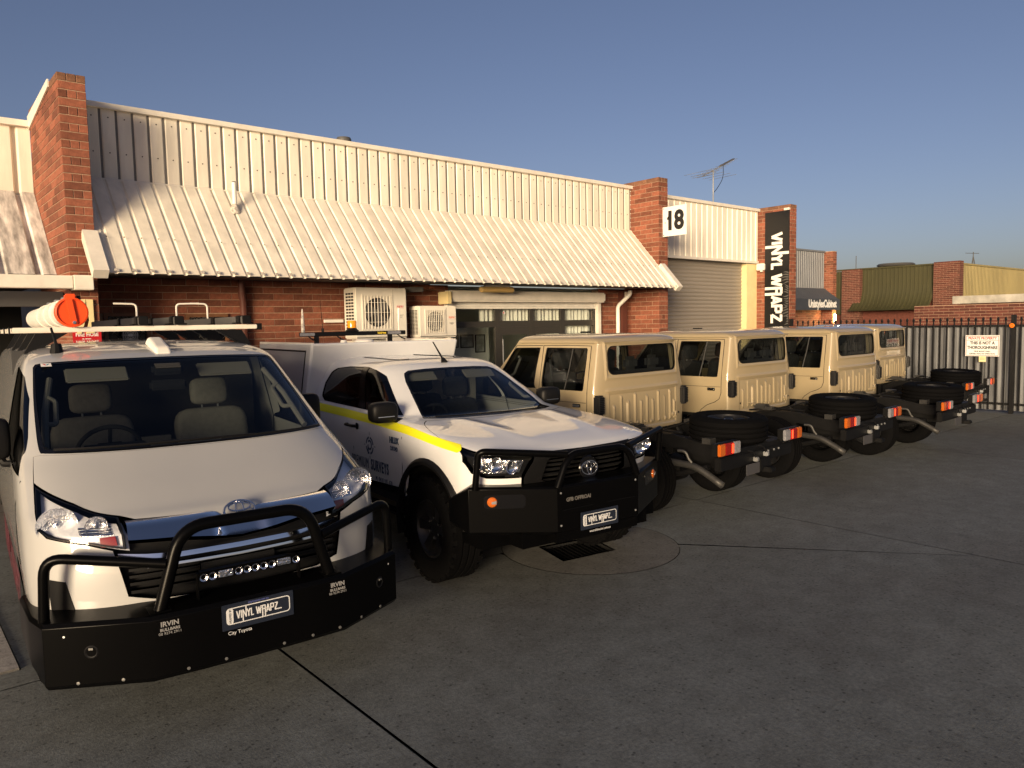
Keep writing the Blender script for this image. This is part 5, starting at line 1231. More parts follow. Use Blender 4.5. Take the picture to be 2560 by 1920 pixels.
# ------------------------------------------------------------------ the white ute with a canopy
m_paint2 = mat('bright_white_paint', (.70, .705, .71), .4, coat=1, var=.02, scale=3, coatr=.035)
ute = thing('ute', 'white dual cab ute with a yellow stripe, white canopy and black bull bar', 'ute', (4.194, 4.816, 0), R(-95.619))
H = hil_surf(); NH = H.n-1
hws = [(10.75, 16.2), (11.6, 16.35), (12.9, 16.45), (14.4, 16.55), (15.2, 16.85), (15.65, 17.4), (15.9, 19), (15.97, 21)]
hws = hws+[(u, NH-v) for u, v in hws[:-1][::-1]]+[(10.6, NH-17.4), (10.55, NH-19.5), (10.5, 21), (10.55, 19.5), (10.6, 17.4)]
hb = [(10.1, 16.0), (9.3, 14.9), (8.3, 13.9), (7.45, 13.25), (6.75, 13.9), (6.17, 14.81), (5.81, 15.91), (5.4, 18), (5.2, 19.3), (5.1, 21)]
hb = hb+[(u, NH-v) for u, v in hb[:-1][::-1]]+[(10.18, NH-17.4), (10.2, 21), (10.18, 17.4)]
hl = [(6.6, 13.72), (6.3, 14.3), (5.4, 15.4), (4.5, 16.9), (3.88, 18.15), (2.8, 17.9), (2.82, 15.6), (3.1, 14.35), (3.95, 13.35), (5.5, 13.3)]
hlR = mirror_v(hl, NH)
hwR1 = side_uv(H, [(-.60, 1.255), (-.70, 1.31), (-.95, 1.45), (-1.20, 1.56), (-1.42, 1.615), (-1.60, 1.635), (-1.345, 1.255)])
hwR1 = side_uv(H, [(-.60, 1.252), (-.72, 1.33), (-.98, 1.468), (-1.22, 1.56), (-1.45, 1.612), (-1.66, 1.632), (-1.56, 1.45), (-1.42, 1.252)])
hwR2 = side_uv(H, [(-1.51, 1.252), (-1.64, 1.45), (-1.76, 1.632), (-2.10, 1.625), (-2.38, 1.60), (-2.50, 1.55), (-2.56, 1.44), (-2.52, 1.31), (-2.42, 1.262)])
front = [(10.14, 15.95), (9.3, 14.84), (8.3, 13.84), (7.42, 13.18), (6.72, 13.5), (5.5, 13.22), (3.95, 13.27), (3.05, 14.3), (2.76, 15.6), (2.72, 17.75), (2.05, 17.8), (1.6, 18.4), (1.55, 21)]
front = front+[(u, NH-v) for u, v in front[:-1][::-1]]+[(10.22, NH-17.4), (10.24, 21), (10.22, 17.4)]
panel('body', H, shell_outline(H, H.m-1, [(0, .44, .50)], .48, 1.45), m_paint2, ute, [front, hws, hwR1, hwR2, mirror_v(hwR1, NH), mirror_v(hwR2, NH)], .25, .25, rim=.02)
panel('bonnet', H, hb, m_paint2, ute, [], .2, .25, rim=.018, disp=lambda P: .016*np.exp(-((np.abs(P[:, 1])-.44+.12*P[:, 0])/.085)**2)*np.clip((.70-P[:, 0])/.5, 0, 1)*np.clip((P[:, 0]+.42)/.2, 0, 1))
panel('grille_backing', H, [(1.0, 16.9), (5.3, 16.9), (5.3, NH-16.9), (1.0, NH-16.9)], m_dark, ute, [], .3, .4, off=-.07, rim=0)
panel('under_bonnet', H, [(3, 14), (10.2, 15.5), (10.2, NH-15.5), (3, NH-14)], m_dark, ute, [], .5, .5, off=-.11, rim=0)
gfr = [(5.05, 21), (5.15, 19.3), (5.3, 18.4), (3.92, 18.25), (2.75, 17.85), (2.1, 17.9), (1.7, 18.5), (1.65, 21)]; gfr = gfr+[(u, NH-v) for u, v in gfr[1:-1][::-1]]
gin = [(4.35, 21), (4.3, 19.2), (3.8, 18.95), (2.5, 18.75), (2.25, 19.3), (2.2, 21)]; gin = gin+[(u, NH-v) for u, v in gin[1:-1][::-1]]
panel('grille_frame', H, gfr, m_blackp, ute, [gin], .15, .2, off=.012, rim=.05)
for k in range(6):
    u0 = 2.32+k*.33; panel('grille_slat', H, [(u0, 18.8), (u0+.12, 18.8), (u0+.12, NH-18.8), (u0, NH-18.8)], m_blackp, ute, [], .1, .4, off=-.015, rim=.03)
Me = frame3((.868, .0, .925), (0, 1, 0), (-.1, 0, 1)); MB().lathe([(0, .008), (.085, .006), (.092, 0)], 30, Me).build('emblem_disc', m_frit, ute); emblem(ute, Me @ Matrix.Translation((0, 0, .006)), .155)
for sgn, lamp in ((1, hl), (-1, hlR)):
    t = bpy.data.objects.new('headlight', None); link(t, ute); mv = (lambda p: p) if sgn > 0 else (lambda p: mirror_v(p, NH))
    cu = np.mean(hl, 0); sh = lambda p, k: [tuple(cu+(np.array(q)-cu)*k) for q in p]
    panel('housing', H, mv(sh(hl, 1.03)), m_blackp, t, [], .2, .2, off=-.05, rim=0)
    panel('chrome_insert', H, mv([(5.0, 14.4), (4.7, 16.3), (3.9, 17.9), (2.95, 17.7), (2.95, 15.3), (3.4, 14.2)]), m_bowl, t, [], .15, .2, off=-.04, rim=.01)
    b = MB()
    for q, rr in (((3.95, 14.75), .045), ((3.7, 16.1), .055), ((3.45, 17.15), .048)):
        q = q if sgn > 0 else (q[0], NH-q[1]); p = Vector(H(q)[0]); n = Vector(H.nrm(q)[0]); M = frame3(p-n*.012, (0, 1, 0), (0, 0, 1)); b.lathe([(rr*math.sin(a), -rr*.4*math.cos(a)) for a in np.linspace(.12, PI/2, 7)]+[(rr*1.07, .004)], 24, M)
    b.build('reflector_bowl', m_chrome, t, 60)
    panel('lens', H, mv(sh(hl, .985)), m_lens, t, [], .2, .2, off=-.002, rim=0)
panel('windscreen_surround', H, hws, m_frit, ute, [[tuple(np.array([13.0, 21])+(np.array(p)-[13.0, 21])*[.90 if p[0] > 13 else .80, .955]) for p in hws]], .2, .3, off=-.003, rim=.004)
panel('windscreen', H, hws, m_ws, ute, [], .25, .3, off=-.006, rim=0)
for wv in (hwR1, hwR2):
    for q in (wv, mirror_v(wv, NH)):
        panel('side_window', H, q, m_tint, ute, [], .3, .3, off=-.004, rim=0)
        c = np.mean(np.array(q), 0); panel('window_seal', H, q, m_frit, ute, [[tuple(c+(np.array(p)-c)*.955) for p in q]], .25, .25, off=.001, rim=.006)
for (a, b_) in (((10.75, 22.0), (10.9, 17.2)), ((10.7, 24.6), (10.7, 21.2))):
    pth = [H((a[0]+(b_[0]-a[0])*s, a[1]+(b_[1]-a[1])*s))[0]+H.nrm((a[0]+(b_[0]-a[0])*s, a[1]+(b_[1]-a[1])*s))[0]*.010 for s in np.linspace(0, 1, 7)]; MB().tube(pth, .007, 6).build('wiper', m_blackp, ute)
# yellow stripe along the flanks
st = side_uv(H, [(.41, 1.135), (.0, 1.165), (-.42, 1.196), (-1.0, 1.212), (-1.7, 1.226), (-2.72, 1.236), (-2.72, 1.165), (-1.7, 1.160), (-1.0, 1.150), (-.42, 1.135), (.0, 1.108), (.44, 1.085)])
for q in (st, mirror_v(st, NH)):
    panel('hi_vis_stripe', H, q, m_hivis, ute, [], .15, .4, off=.0035, rim=.002)
for k in (1, 2):
    f = k/3; up = np.array([(.40, 1.135), (.0, 1.165), (-.42, 1.196), (-1.0, 1.212), (-1.7, 1.226), (-2.7, 1.236)]); dn = np.array([(.43, 1.085), (.0, 1.108), (-.42, 1.135), (-1.0, 1.150), (-1.7, 1.160), (-2.7, 1.165)]); ln = up*(1-f)+dn*f
    for rt in (True, False): groove(H, [tuple(p) for p in ln], ute, 'stripe_line', .0018, rt)
for rt in (True, False):
    s = -1 if rt else 1
    groove(H, [(-.53, 1.24), (-.45, 1.1), (-.44, .85), (-.50, .6)], ute, 'door_seam', .0035, rt); groove(H, [(-1.46, 1.24), (-1.45, .9), (-1.50, .5)], ute, 'door_seam', .0035, rt); groove(H, [(-2.60, 1.24), (-2.5, .9)], ute, 'door_seam', .0035, rt)
    for x in (-1.47, -2.45):
        t = bpy.data.objects.new('door_handle', None); link(t, ute); t.location = (x, s*.912, 1.105)
        b = MB(); b.tube(fillet([(-.10, s*.012, 0), (-.085, s*.045, .002), (.075, s*.045, .002), (.10, s*.012, .0)], .03), .014, 8); b.build('grip', m_blackp, t, 60); MB().lathe([(0, 0), (.03, 0), (.032, .006), (0, .008)], 14, frame3((.11, s*.004, 0), (1, 0, 0), (0, 0, 1)) if rt else frame3((.11, s*.004, 0), (-1, 0, 0), (0, 0, 1))).build('lock', m_blackp, t)
    # wheel arch flare
    a = np.linspace(R(198), R(30), 22); b = MB(); prof = [(.49, .0), (.53, .0), (.545, .03), (.52, .055), (.49, .05)]; V = []; k = len(prof)
    for q in a:
        for rr, dy in prof: V.append((rr*math.cos(q), s*(.895+dy), .44+rr*math.sin(q)))
    F = [(i*k+j, i*k+(j+1) % k, (i+1)*k+(j+1) % k, (i+1)*k+j) for i in range(len(a)-1) for j in range(k)]
    b.add(V, [f if rt else f[::-1] for f in F]); b.build('arch_flare', m_blackp, ute, 50)
    well(ute, 0, s*.52, s*.90, .44, .495)
    t = bpy.data.objects.new('door_mirror', None); link(t, ute); t.location = (-.64 if rt else -.80, s*.985 if rt else .905, 1.30)
    b = MB(); b.blob((0, 0, 0), (.08, .125, .09), .55); b.build('housing', m_blackp, t, 60); MB().box((.066, -.08, -.035), (.081, .07, -.028)).build('indicator_strip', m_chrome, t, 0); b = MB(); b.tube([(0, -s*.06, -.06), (.02, -s*.17, -.09)], .025, 8); b.build('arm', m_blackp, t); MB().box((-.064, -.1, -.07), (-.061, .1, .07)).build('mirror_glass', m_chrome, t, 0)
    b = MB(); b.tube([(-.6, s*.86, .42), (-2.5, s*.86, .42)], .035, 8); b.build('side_step', m_bar, ute)
# door lettering on the right flank
Mf = lambda x, z, dy=.0: frame3((x, -.9195-dy, z), (1, 0, 0), (0, 0, 1))
m_navy = mat('navy_print', (.02, .045, .10), .4)
b = MB(); MT = Mf(-1.085, .955)
for k in range(4):
    a0, a1 = R(90*k+9), R(90*k+81); b.prism([(.082*math.cos(a), .082*math.sin(a)) for a in np.linspace(a0, a1, 9)]+[(.064*math.cos(a), .064*math.sin(a)) for a in np.linspace(a1, a0, 9)], 0, .001, MT)
for k in range(4):
    M2 = MT @ Matrix.Rotation(PI/2*k, 4, 'Z'); b.prism([(.095, -.003), (.125, -.003), (.125, .003), (.095, .003)], 0, .001, M2)
b.prism([(.048*math.cos(a), .048*math.sin(a)+.005) for a in np.linspace(-2.6, 2.4, 16)]+[(.03*math.cos(a), .03*math.sin(a)+.005) for a in np.linspace(2.4, -2.6, 16)], 0, .001, MT); b.prism([(-.045, -.08), (-.025, -.08), (-.025, .01), (-.045, .0)], 0, .0012, MT); b.build('door_logo', m_navy, ute, 0)
text('lettering', 'PREMIUM', .134, Mf(-1.12, .782), m_navy, ute, bold=-.0008, sx=.62, depth=.0008, space=1.15, align='RIGHT'); text('lettering', 'SURVEYS', .134, Mf(-1.07, .782), m_navy, ute, bold=.003, sx=.60, depth=.0008, space=1.2, align='LEFT')
text('lettering', 'M. 0410 105 478', .062, Mf(-.64, .672), m_navy, ute, sx=.72, depth=.0008, align='RIGHT', space=1.1)
text('badge', 'HILUX', .075, Mf(-.585, 1.055), m_navy, ute, bold=.003, sx=.8, depth=.002); text('badge', '2.8 D4D', .05, Mf(-.585, .985), m_navy, ute, bold=.002, sx=.8, depth=.002)
# roof aerial
b = MB(); b.tube([(-1.30, 0, 1.66), (-1.33, 0, 1.70)], [.035, .018], 10).tube([(-1.33, 0, 1.695), (-1.52, 0, 1.86)], [.010, .006], 8); b.build('aerial', m_blackp, ute)
for y in (-.30, .30):
    panel('roof_rib', H, [tuple(q) for q in H.find([(-1.55, y-.05), (-2.45, y-.05), (-2.45, y+.05), (-1.55, y+.05)], (0, 1), ur=(15.5, H.m-1))], m_paint2, ute, [], .2, .2, off=.006, rim=.01)
for rt in (True, False):
    panel('pillar_cover', H, side_uv(H, [(-1.42, 1.252), (-1.56, 1.45), (-1.66, 1.632), (-1.77, 1.632), (-1.65, 1.45), (-1.51, 1.252)], rt), m_frit, ute, [], .3, .3, off=.002, rim=.004)
# wheels, chassis, cabin
for c, sd in (((0, -.80, .42), -1), ((0, .80, .42), 1), ((-3.085, -.80, .42), -1), ((-3.085, .80, .42), 1)): tyre(ute, c, .42, .285, .23, sd, m_rimb, lugs=26, deep=.07)
b = MB(); b.box((-4.3, -.45, .45), (.55, .45, .62)).box((-.1, -.7, .36), (.1, .7, .48)).box((-3.2, -.7, .36), (-3.0, .7, .48)).box((.2, -.5, .36), (.7, .5, .55)); b.build('underbody', m_dark, ute, 0)
MB().box((-2.7, -.86, .50), (-.5, .86, .56)).build('cabin_floor', m_dark, ute, 0)
b = MB(); b.rbox((-.88, -.76, .90), (-.38, .76, 1.17), .05).rbox((-.80, -.58, 1.12), (-.55, -.20, 1.215), .04); b.build('dashboard', m_dash, ute, 50)
steering(ute, (-.95, -.36, 1.14), R(-64), .18)
for x in (-1.62, -2.40):
    for y in (-.38, .38): seat(ute, x, y, .70, m_seatd, .48, .56, .2)
for s in (-1, 1):
    MB().tube(fillet([(-1.0, s*.60, 1.46), (-1.0, s*.57, 1.43), (-.78, s*.60, 1.31), (-.76, s*.655, 1.32)], .04), .015, 8).build('grab_handle', m_trimi, ute)
    b = MB(); b.rbox((-.01, -.17, -.06), (.01, .17, .06), .008, Matrix.Translation((-1.20, s*.33, 1.545)) @ Matrix.Rotation(R(-52), 4, 'Y')); b.build('sun_visor', m_trimi, ute, 50)
    MB().box((-1.85, s*.60-.02, .9), (-1.75, s*.62+.02, 1.58)).build('pillar_trim', m_trimi, ute, 0)
b = MB(); b.rbox((-.02, -.11, -.03), (.02, .11, .03), .012, Matrix.Translation((-1.12, .0, 1.50))); b.build('rear_view_mirror', m_dash, ute, 50)
MB().box((-2.6, -.52, 1.60), (-1.35, .52, 1.615)).build('headlining', m_trimi, ute, 0)
MB().rbox((-.62, .40, 1.185), (-.5, .55, 1.20), .004).build('dash_pad', m_white, ute)
# canopy: white box body on the tray
cp = bpy.data.objects.new('canopy', None); link(cp, ute)
b = MB(); fr = [(-2.53, 1.86), (-2.775, 1.25), (-2.775, .72), (-4.42, .72), (-4.42, 1.845)]
b.prism([(x, z) for x, z in fr], -.895, .895, frame3((0, 0, 0), (1, 0, 0), (0, 0, 1))); o = b.build('shell', m_paint2, cp, 20); md = o.modifiers.new('round', 'BEVEL'); md.width = .025; md.segments = 3; md.limit_method = 'ANGLE'
for s in (-1, 1):
    Mq = frame3((0, s*.8965, 0), (1, 0, 0), (0, 0, 1)) if s < 0 else frame3((0, s*.8965, 0), (-1, 0, 0), (0, 0, 1)); sx = 1 if s < 0 else -1
    dq = [(-2.70, 1.785), (-2.915, 1.25), (-2.915, .80), (-4.36, .80), (-4.36, 1.785)]; c = np.mean(dq, 0)
    b = MB(); outp = [(p[0]*sx, p[1]) for p in dq]; inn = [((c[0]+(p[0]-c[0])*.975)*sx, c[1]+(p[1]-c[1])*.965) for p in dq]; n5 = len(dq)
    V = [Mq @ Vector((p[0], p[1], .004)) for p in outp]+[Mq @ Vector((p[0], p[1], .008)) for p in inn]; b.add(V, [(k, (k+1) % n5, n5+(k+1) % n5, n5+k) if s < 0 else (k, n5+k, n5+(k+1) % n5, (k+1) % n5) for k in range(n5)]); b.build('door_seal', m_blackp, cp, 0)
    b = MB(); b.prism(inn if s < 0 else inn[::-1], 0, .010, Mq); b.build('side_door', mat('canopy_door_grey', (.40, .41, .43), .35, coat=.5), cp, 20)
    MB().rbox((-3.7, s*.90-.012, .86), (-3.5, s*.90+.012, .93), .005).build('door_latch', m_blackp, cp)
    groove2 = MB(); groove2.box((-4.42, s*.87-.012, 1.835), (-2.56, s*.87+.012, 1.866)); groove2.build('roof_gutter', m_trim, cp, 0)
MB().lathe([(0, .035), (.08, .032), (.11, .015), (.115, 0)], 20, Matrix.Translation((-3.1, -.05, 1.855))).build('roof_vent', m_pvc, cp)
MB().lathe([(0, .03), (.03, .03), (.04, 0)], 12, Matrix.Translation((-2.75, -.45, 1.855))).build('roof_knob', m_pvc, cp)
b = MB(); b.box((-4.4, -.88, .62), (-2.8, .88, .715)); b.build('tray', m_blackp, ute)
# beacon bar across the canopy roof
t = bpy.data.objects.new('beacon_bar', None); link(t, cp); t.location = (-3.45, 0, 1.95)
b = MB(); b.rbox((-.03, -.70, -.025), (.03, .66, .025), .006); b.build('bar', m_blackp, t)
for y in (-.62, .50): b = MB(); b.rbox((.025, y-.09, -.018), (.036, y+.09, .018), .004); b.build('work_light', m_clearl, t)
text('maker_label', 'hidrive', .042, frame3((.0312, .33, 0), (0, 1, 0), (0, 0, 1)), mat('yellow_print', (.75, .55, .05), .4), t, depth=.0006, bold=.001)
MB().lathe([(.075, 0), (.085, .01), (.06, .03), (.055, .045)], 20, Matrix.Translation((0, -.05, .022))).build('beacon_base', m_blackp, t)
MB().lathe([(.055, .0), (.056, .075), (.05, .088), (0, .09)], 20, Matrix.Translation((0, -.05, .068))).build('beacon', mat('amber_beacon', (.85, .28, .01), .15, coat=.8, emit=(1, .35, .0), estr=.12), t)
MB().tube([(0, -.66, .02), (0, -.66, .19)], [.022, .020], 10).tube([(0, -.66, .19), (0, -.66, .30)], [.018, .006], 10).build('whip_base', m_dirt, t)
MB().tube([(0, -.42, .02), (0, -.42, .07)], .016, 8).tube([(0, -.42, .07), (.0, -.44, .42)], [.004, .002], 6).build('whip_aerial', m_blackp, t)
MB().tube([(0, .58, .0), (0, .58, .14)], .012, 8).tube([(0, .58, .14), (0, .585, .30)], .016, 10).build('stub_aerial', m_trim, t)
for y in (-.6, -.25, .55): MB().tube(fillet([(.0, y, -.02), (.05, y+.03, -.06), (-.02, y+.12, -.085)], .04), .008, 6).build('cable', m_blackp, t)
for y in (-.5, .45): MB().box((-.03, y-.02, -.1), (.03, y+.02, -.02)).build('bar_foot', m_blackp, t)
# ---- bull bar
bb = bpy.data.objects.new('bull_bar', None); link(bb, ute)
hp = [(.40, .955), (.66, .945), (.985, .40), (1.0, 0)]; hp = [(x, -y) for x, y in hp]+[(x, y) for x, y in hp[:-1][::-1]]
zt = [.74, .86, .845, .845, .845, .86, .74]; zb = [.58, .54, .52, .52, .52, .54, .58]
V = []; F = []; n = len(hp)
for i, (x, y) in enumerate(hp):
    a = Vector(hp[max(i-1, 0)]); c = Vector(hp[min(i+1, n-1)]); t_ = (c-a).normalized(); nn = Vector((-t_.y, t_.x)); nn = nn if nn.dot(Vector((x+1, y))) > 0 else -nn
    for d, z in ((-.10, zb[i]-.02), (-.02, zb[i]-.02), (0, zb[i]), (0, zt[i]-.012), (-.012, zt[i]), (-.16, zt[i]+.008)): V.append((x+nn.x*d, y+nn.y*d, z))
k = 6
F = [(i*k+j, i*k+j+1, (i+1)*k+j+1, (i+1)*k+j) for i in range(n-1) for j in range(k-1)]
b = MB(); b.add(V, F); o = b.build('channel', m_bar, bb, 25); md = o.modifiers.new('wall', 'SOLIDIFY'); md.thickness = .006; md = o.modifiers.new('edge', 'BEVEL'); md.width = .006; md.segments = 2; md.limit_method = 'ANGLE'
b = MB(); b.box((.70, -.40, .43), (.978, .40, .52)); b.box((.3, -.86, .40), (.70, .86, .56)); b.box((.55, -.62, .40), (.86, .62, .53)); b.build('under_tray', m_bar, bb, 0)
hoop = fillet([(.985, -.395, .84), (.985, -.29, 1.075), (.985, .29, 1.075), (.985, .395, .84)], .11, 8); MB().tube(hoop, .027, 12).build('hoop', m_bar, bb, 60)
for s in (-1, 1):
    MB().tube(fillet([(.985, s*.30, 1.075), (.76, s*.88, 1.13), (.735, s*.905, 1.11), (.70, s*.915, .85)], .07, 7), .025, 12).build('side_tube', m_bar, bb, 60)
    t = bpy.data.objects.new('indicator_pod', None); link(t, bb)
    q0, q1 = Vector((.66, s*.945)), Vector((.985, s*.40)); d = (q1-q0).normalized(); c = q0+(q1-q0)*.42; M = frame3((c.x+.004*abs(d.y), c.y+s*.004*abs(d.x), .755), (d.x*(1 if s < 0 else -1), d.y*(1 if s < 0 else -1), 0), (0, 0, 1))
    b = MB(); pp = rrect(-.16, -.05, .14, .05, .03); b.prism(pp, -.0, .003, M); b.build('recess', m_frit, t, 0); sx = -.10*(1 if s < 0 else -1)
    MB().lathe([(0, .012), (.028, .010), (.036, .004), (.037, 0)], 20, M @ Matrix.Translation((sx, 0, .003))).build('indicator', m_amber, t); MB().prism([(-.005, -.012), (.03, -.012), (.03, .012), (-.005, .004)], .012, .016, M @ Matrix.Translation((sx, 0, .003))).build('lens_insert', m_clearl, t)
sticker_plate(ute, frame3((1.012, -.015, .566), (0, 1, 0), (0, 0, 1)), 'westsideauto.com.au') 
text('maker_label', 'GFB OFFROAD', .038, frame3((1.0015, -.20, .745), (0, 1, 0), (0, 0, 1)), mat('dull_print', (.10, .095, .09), .5), bb, depth=.0005, bold=.0015)
MB().box((1.0, -.36, .672), (1.003, .36, .675)).build('panel_seam', m_frit, bb, 0)
for y in (-.37, .37):
    for z in (.56, .80): MB().lathe([(.008, 0), (.008, .005), (0, .006)], 8, frame3((.9905, y, z), (0, 1, 0), (0, 0, 1))).build('bolt', m_steel, bb)
# ------------------------------------------------------------------ four sand coloured cab-chassis four-wheel drives
m_sand = mat('sand_paint', (.335, .27, .165), .38, coat=1, var=.02, scale=3, coatr=.035)
m_lampcov = mat('lamp_cover', (.012, .012, .013), .35)
m_chassis = mat('chassis_black', (.004, .004, .0045), .55, spec=.25, var=.3, scale=12)
m_exh = mat('exhaust_steel', (.045, .044, .043), .5, .4, var=.25, scale=9)
CABLAB = 'sand coloured dual cab four-wheel drive with a bare black chassis at the back, '
def build_cruiser():
    c = thing('cab_chassis_ute', CABLAB+'beside the white ute', 'four-wheel drive', (0, 0, 0), 0, 'sand coloured cab chassis vehicles parked in a row')
    S = cab_surf(); N = S.n-1; mid = N/2
    def rear_uv(pts): return [tuple(q) for q in S.find(pts, (1, 2), vr=(mid-9, mid+9), ur=(0, 10))]
    def flank(pts, left=True): return [tuple(q) for q in S.find(pts, (0, 2), ur=(0, 9.5), vr=(N-(N-mid-9.2)-.0, N-4.2) if not left else (4.2, mid-9.2))]
    rw = rear_uv([(y, z) for y, z in rrect(-.632, 1.437, .632, 1.762, .085, 5)])
    # which v side is +y?
    left_is_low = S((3, 8))[0][1] > 0
    fl = (lambda p: flank(p, left_is_low)); fr_ = (lambda p: flank(p, not left_is_low))
    W2 = rrect(.705, 1.265, 1.345, 1.742, .02, 2)
    W1 = [(1.45, 1.265), (2.16, 1.265), (2.14, 1.30), (1.885, 1.712), (1.85, 1.735), (1.40, 1.742)]
    W1 = [(1.445, 1.265), (2.155, 1.265), (1.90, 1.70), (1.86, 1.735), (1.445, 1.742)]
    hol = [rw, fl(W1), fl(W2), fr_(W1), fr_(W2)]
    fs = [tuple(q) for q in S.find([(-.60, 1.30), (.60, 1.30), (.60, 1.68), (-.60, 1.68)], (1, 2), vr=(0, 3.9), ur=(0, 9.5))]
    ribs = [(-.575, 1.205), (-.445, 1.14), (-.325, 1.205), (-.205, 1.16), (-.095, 1.205)] ; ribs = ribs+[(.0, 1.15)]+[(.10, 1.205), (.205, 1.16), (.325, 1.205), (.445, 1.14), (.56, 1.10)]
    ribs = [(-.60, 1.07), (-.50, 1.20), (-.375, 1.14), (-.255, 1.21), (-.14, 1.12), (-.03, 1.17), (.08, 1.12), (.19, 1.21), (.315, 1.13), (.44, 1.205), (.555, 1.09)]
    def dsp(P):
        y, z = P[:, 1], P[:, 2]; back = np.clip((.60-P[:, 0])/.05, 0, 1); o = np.zeros(len(P))
        for ry, top in ribs:
            r = .024; d = np.where(z > top-r, np.hypot(y-ry, z-(top-r)), np.abs(y-ry)); d = np.where(z < .86, np.hypot(y-ry, z-.86), d)
            o = np.maximum(o, np.clip(1-(d/r)**2, 0, 1)**.5*.017)
        # swage line under the window and recessed field
        o += .010*np.exp(-((z-1.262)/.018)**2)*np.clip((.70-np.abs(y))/.05, 0, 1)
        o += .012*np.clip(1-np.abs(np.maximum(np.abs(y)-.66, np.abs(z-1.60)-.20))/.028, 0, 1)
        o -= .010*np.clip((.635-np.abs(y))/.02, 0, 1)*np.clip((1.235-z)/.02, 0, 1)*np.clip((z-.80)/.02, 0, 1)
        return o*back
    # shell in two pieces sharing one smooth surface: back panel finely meshed, the rest coarser
    vb = 8.0
    v0, v1 = mid-vb, mid+vb
    panel('back_panel', S, [(0, v0), (10.2, v0), (10.2, v1), (0, v1)], m_sand, c, [rw], .14, .11, rim=0.0, disp=dsp)
    def half(a, b_, holes): panel('body', S, [(0, a), (10.2, a), (10.2, b_), (0, b_)], m_sand, c, holes, .25, .3, rim=.015)
    lo = [h for h in hol[1:] if np.mean([q[1] for q in h]) < mid]; hi = [h for h in hol[1:] if np.mean([q[1] for q in h]) > mid]
    half(0, v0, lo); half(v1, N, hi)
    panel('roof', S, [(10.2, 0), (S.m-1, 0), (S.m-1, N), (10.2, N)], m_sand, c, [], .25, .3, rim=0)
    # gutters
    for s in (-1, 1): MB().tube(fillet([(.56, s*.735, 1.80), (.60, s*.757, 1.80), (1.70, s*.752, 1.80), (1.83, s*.748, 1.785)], .05), .010, 6).build('gutter', m_sand, c)
    b = MB(); b.tube([(.515, .70, 1.803), (.50, .5, 1.806), (.495, 0, 1.808), (.50, -.5, 1.806), (.515, -.70, 1.803)], .008, 6); b.build('gutter', m_sand, c)
    # back window
    panel('rear_window', S, rw, m_ws, c, [], .3, .25, off=-.006, rim=0)
    cc = np.mean(np.array(rw), 0); panel('window_seal', S, [tuple(cc+(np.array(p)-cc)*1.0) for p in rw], m_blackp, c, [[tuple(cc+(np.array(p)-cc)*[.93, .965]) for p in rw]], .2, .15, off=.006, rim=.012)
    for h in hol[1:]:
        panel('side_window', S, h, m_ws, c, [], .3, .3, off=-.008, rim=0)
        cc = np.mean(np.array(h), 0); panel('window_seal', S, h, m_blackp, c, [[tuple(cc+(np.array(p)-cc)*[.955, .955]) for p in h]], .25, .25, off=.002, rim=.012)
    for s in (-1, 1):
        MB().tube([(.925, s*.748, 1.735), (.955, s*.788, 1.50), (.99, s*.836, 1.27)], .010, 6).build('window_bar', m_blackp, c)
        # door frame reveals and seams
        def seam(pts, r=.0045):
            q = (fl if s > 0 else fr_)(pts); P = S(q); MB().tube(list(P), r, 5).build('door_seam', m_dark, c)
        seam([(.655, 1.765), (.65, 1.5), (.645, 1.25), (.648, 1.05), (.675, .975), (.74, .93), (.86, .885), (.95, .82), (.985, .775)]); seam([(1.395, 1.765), (1.395, 1.25), (1.395, .775)])
        seam([(.655, 1.765), (1.0, 1.77), (1.395, 1.765)], .004); seam([(1.41, 1.765), (1.86, 1.76), (2.2, 1.26), (2.22, .78)], .0045)
        seam([(.66, 1.135), (1.0, 1.133), (1.39, 1.13), (2.2, 1.12)], .003)
        t = bpy.data.objects.new('door_handle', None); link(t, c); t.location = (.80, s*.847, 1.10)
        MB().rbox((-.058, -.004, -.02), (.058, .004, .02), .004).build('recess', m_blackp, t); b = MB(); b.rbox((-.05, s*.010-.007, -.012), (.05, s*.010+.007, .012), .006); b.build('grip', m_chrome, t)
        t2 = bpy.data.objects.new('door_handle', None); link(t2, c); t2.location = (1.52, s*.847, 1.10); MB().rbox((-.058, -.004, -.02), (.058, .004, .02), .004).build('recess', m_blackp, t2); b = MB(); b.rbox((-.05, s*.010-.007, -.012), (.05, s*.010+.007, .012), .006); b.build('grip', m_chrome, t2)
        # blank covers where the tail lamps would be
        b = MB(); b.rbox((.462, s*.80-.052, 1.0), (.56, s*.80+.055, 1.225), .02); b.build('lamp_cover', m_lampcov, c, 40)
        for k in range(9): MB().box((.458, s*.80-.04, 1.03+k*.02), (.462, s*.80+.04, 1.04+k*.02)).build('lamp_rib', m_blackp, c, 0)
        MB().lathe([(0, 0), (.013, .0), (.013, .002), (0, .003)], 12, frame3((.4745, s*.652, .912), (0, -1, 0), (0, 0, 1))).build('plug', m_blackp, c)
        b = MB(); b.box((.40, s*.80-.06, .60), (.46, s*.80+.05, .76)); b.build('mud_bracket', m_blackp, c, 0)
        t = bpy.data.objects.new('door_mirror', None); link(t, c); t.location = (2.12, s*.98, 1.27); b = MB(); b.blob((0, 0, 0), (.05, .075, .11), .45); b.build('housing', m_blackp, t, 60); MB().box((-.053, -.06, -.09), (-.0505, .06, .09)).build('mirror_glass', m_chrome, t, 0); MB().tube([(0, -s*.04, -.1), (.03, -s*.16, -.13)], .015, 6).build('arm', m_blackp, t)
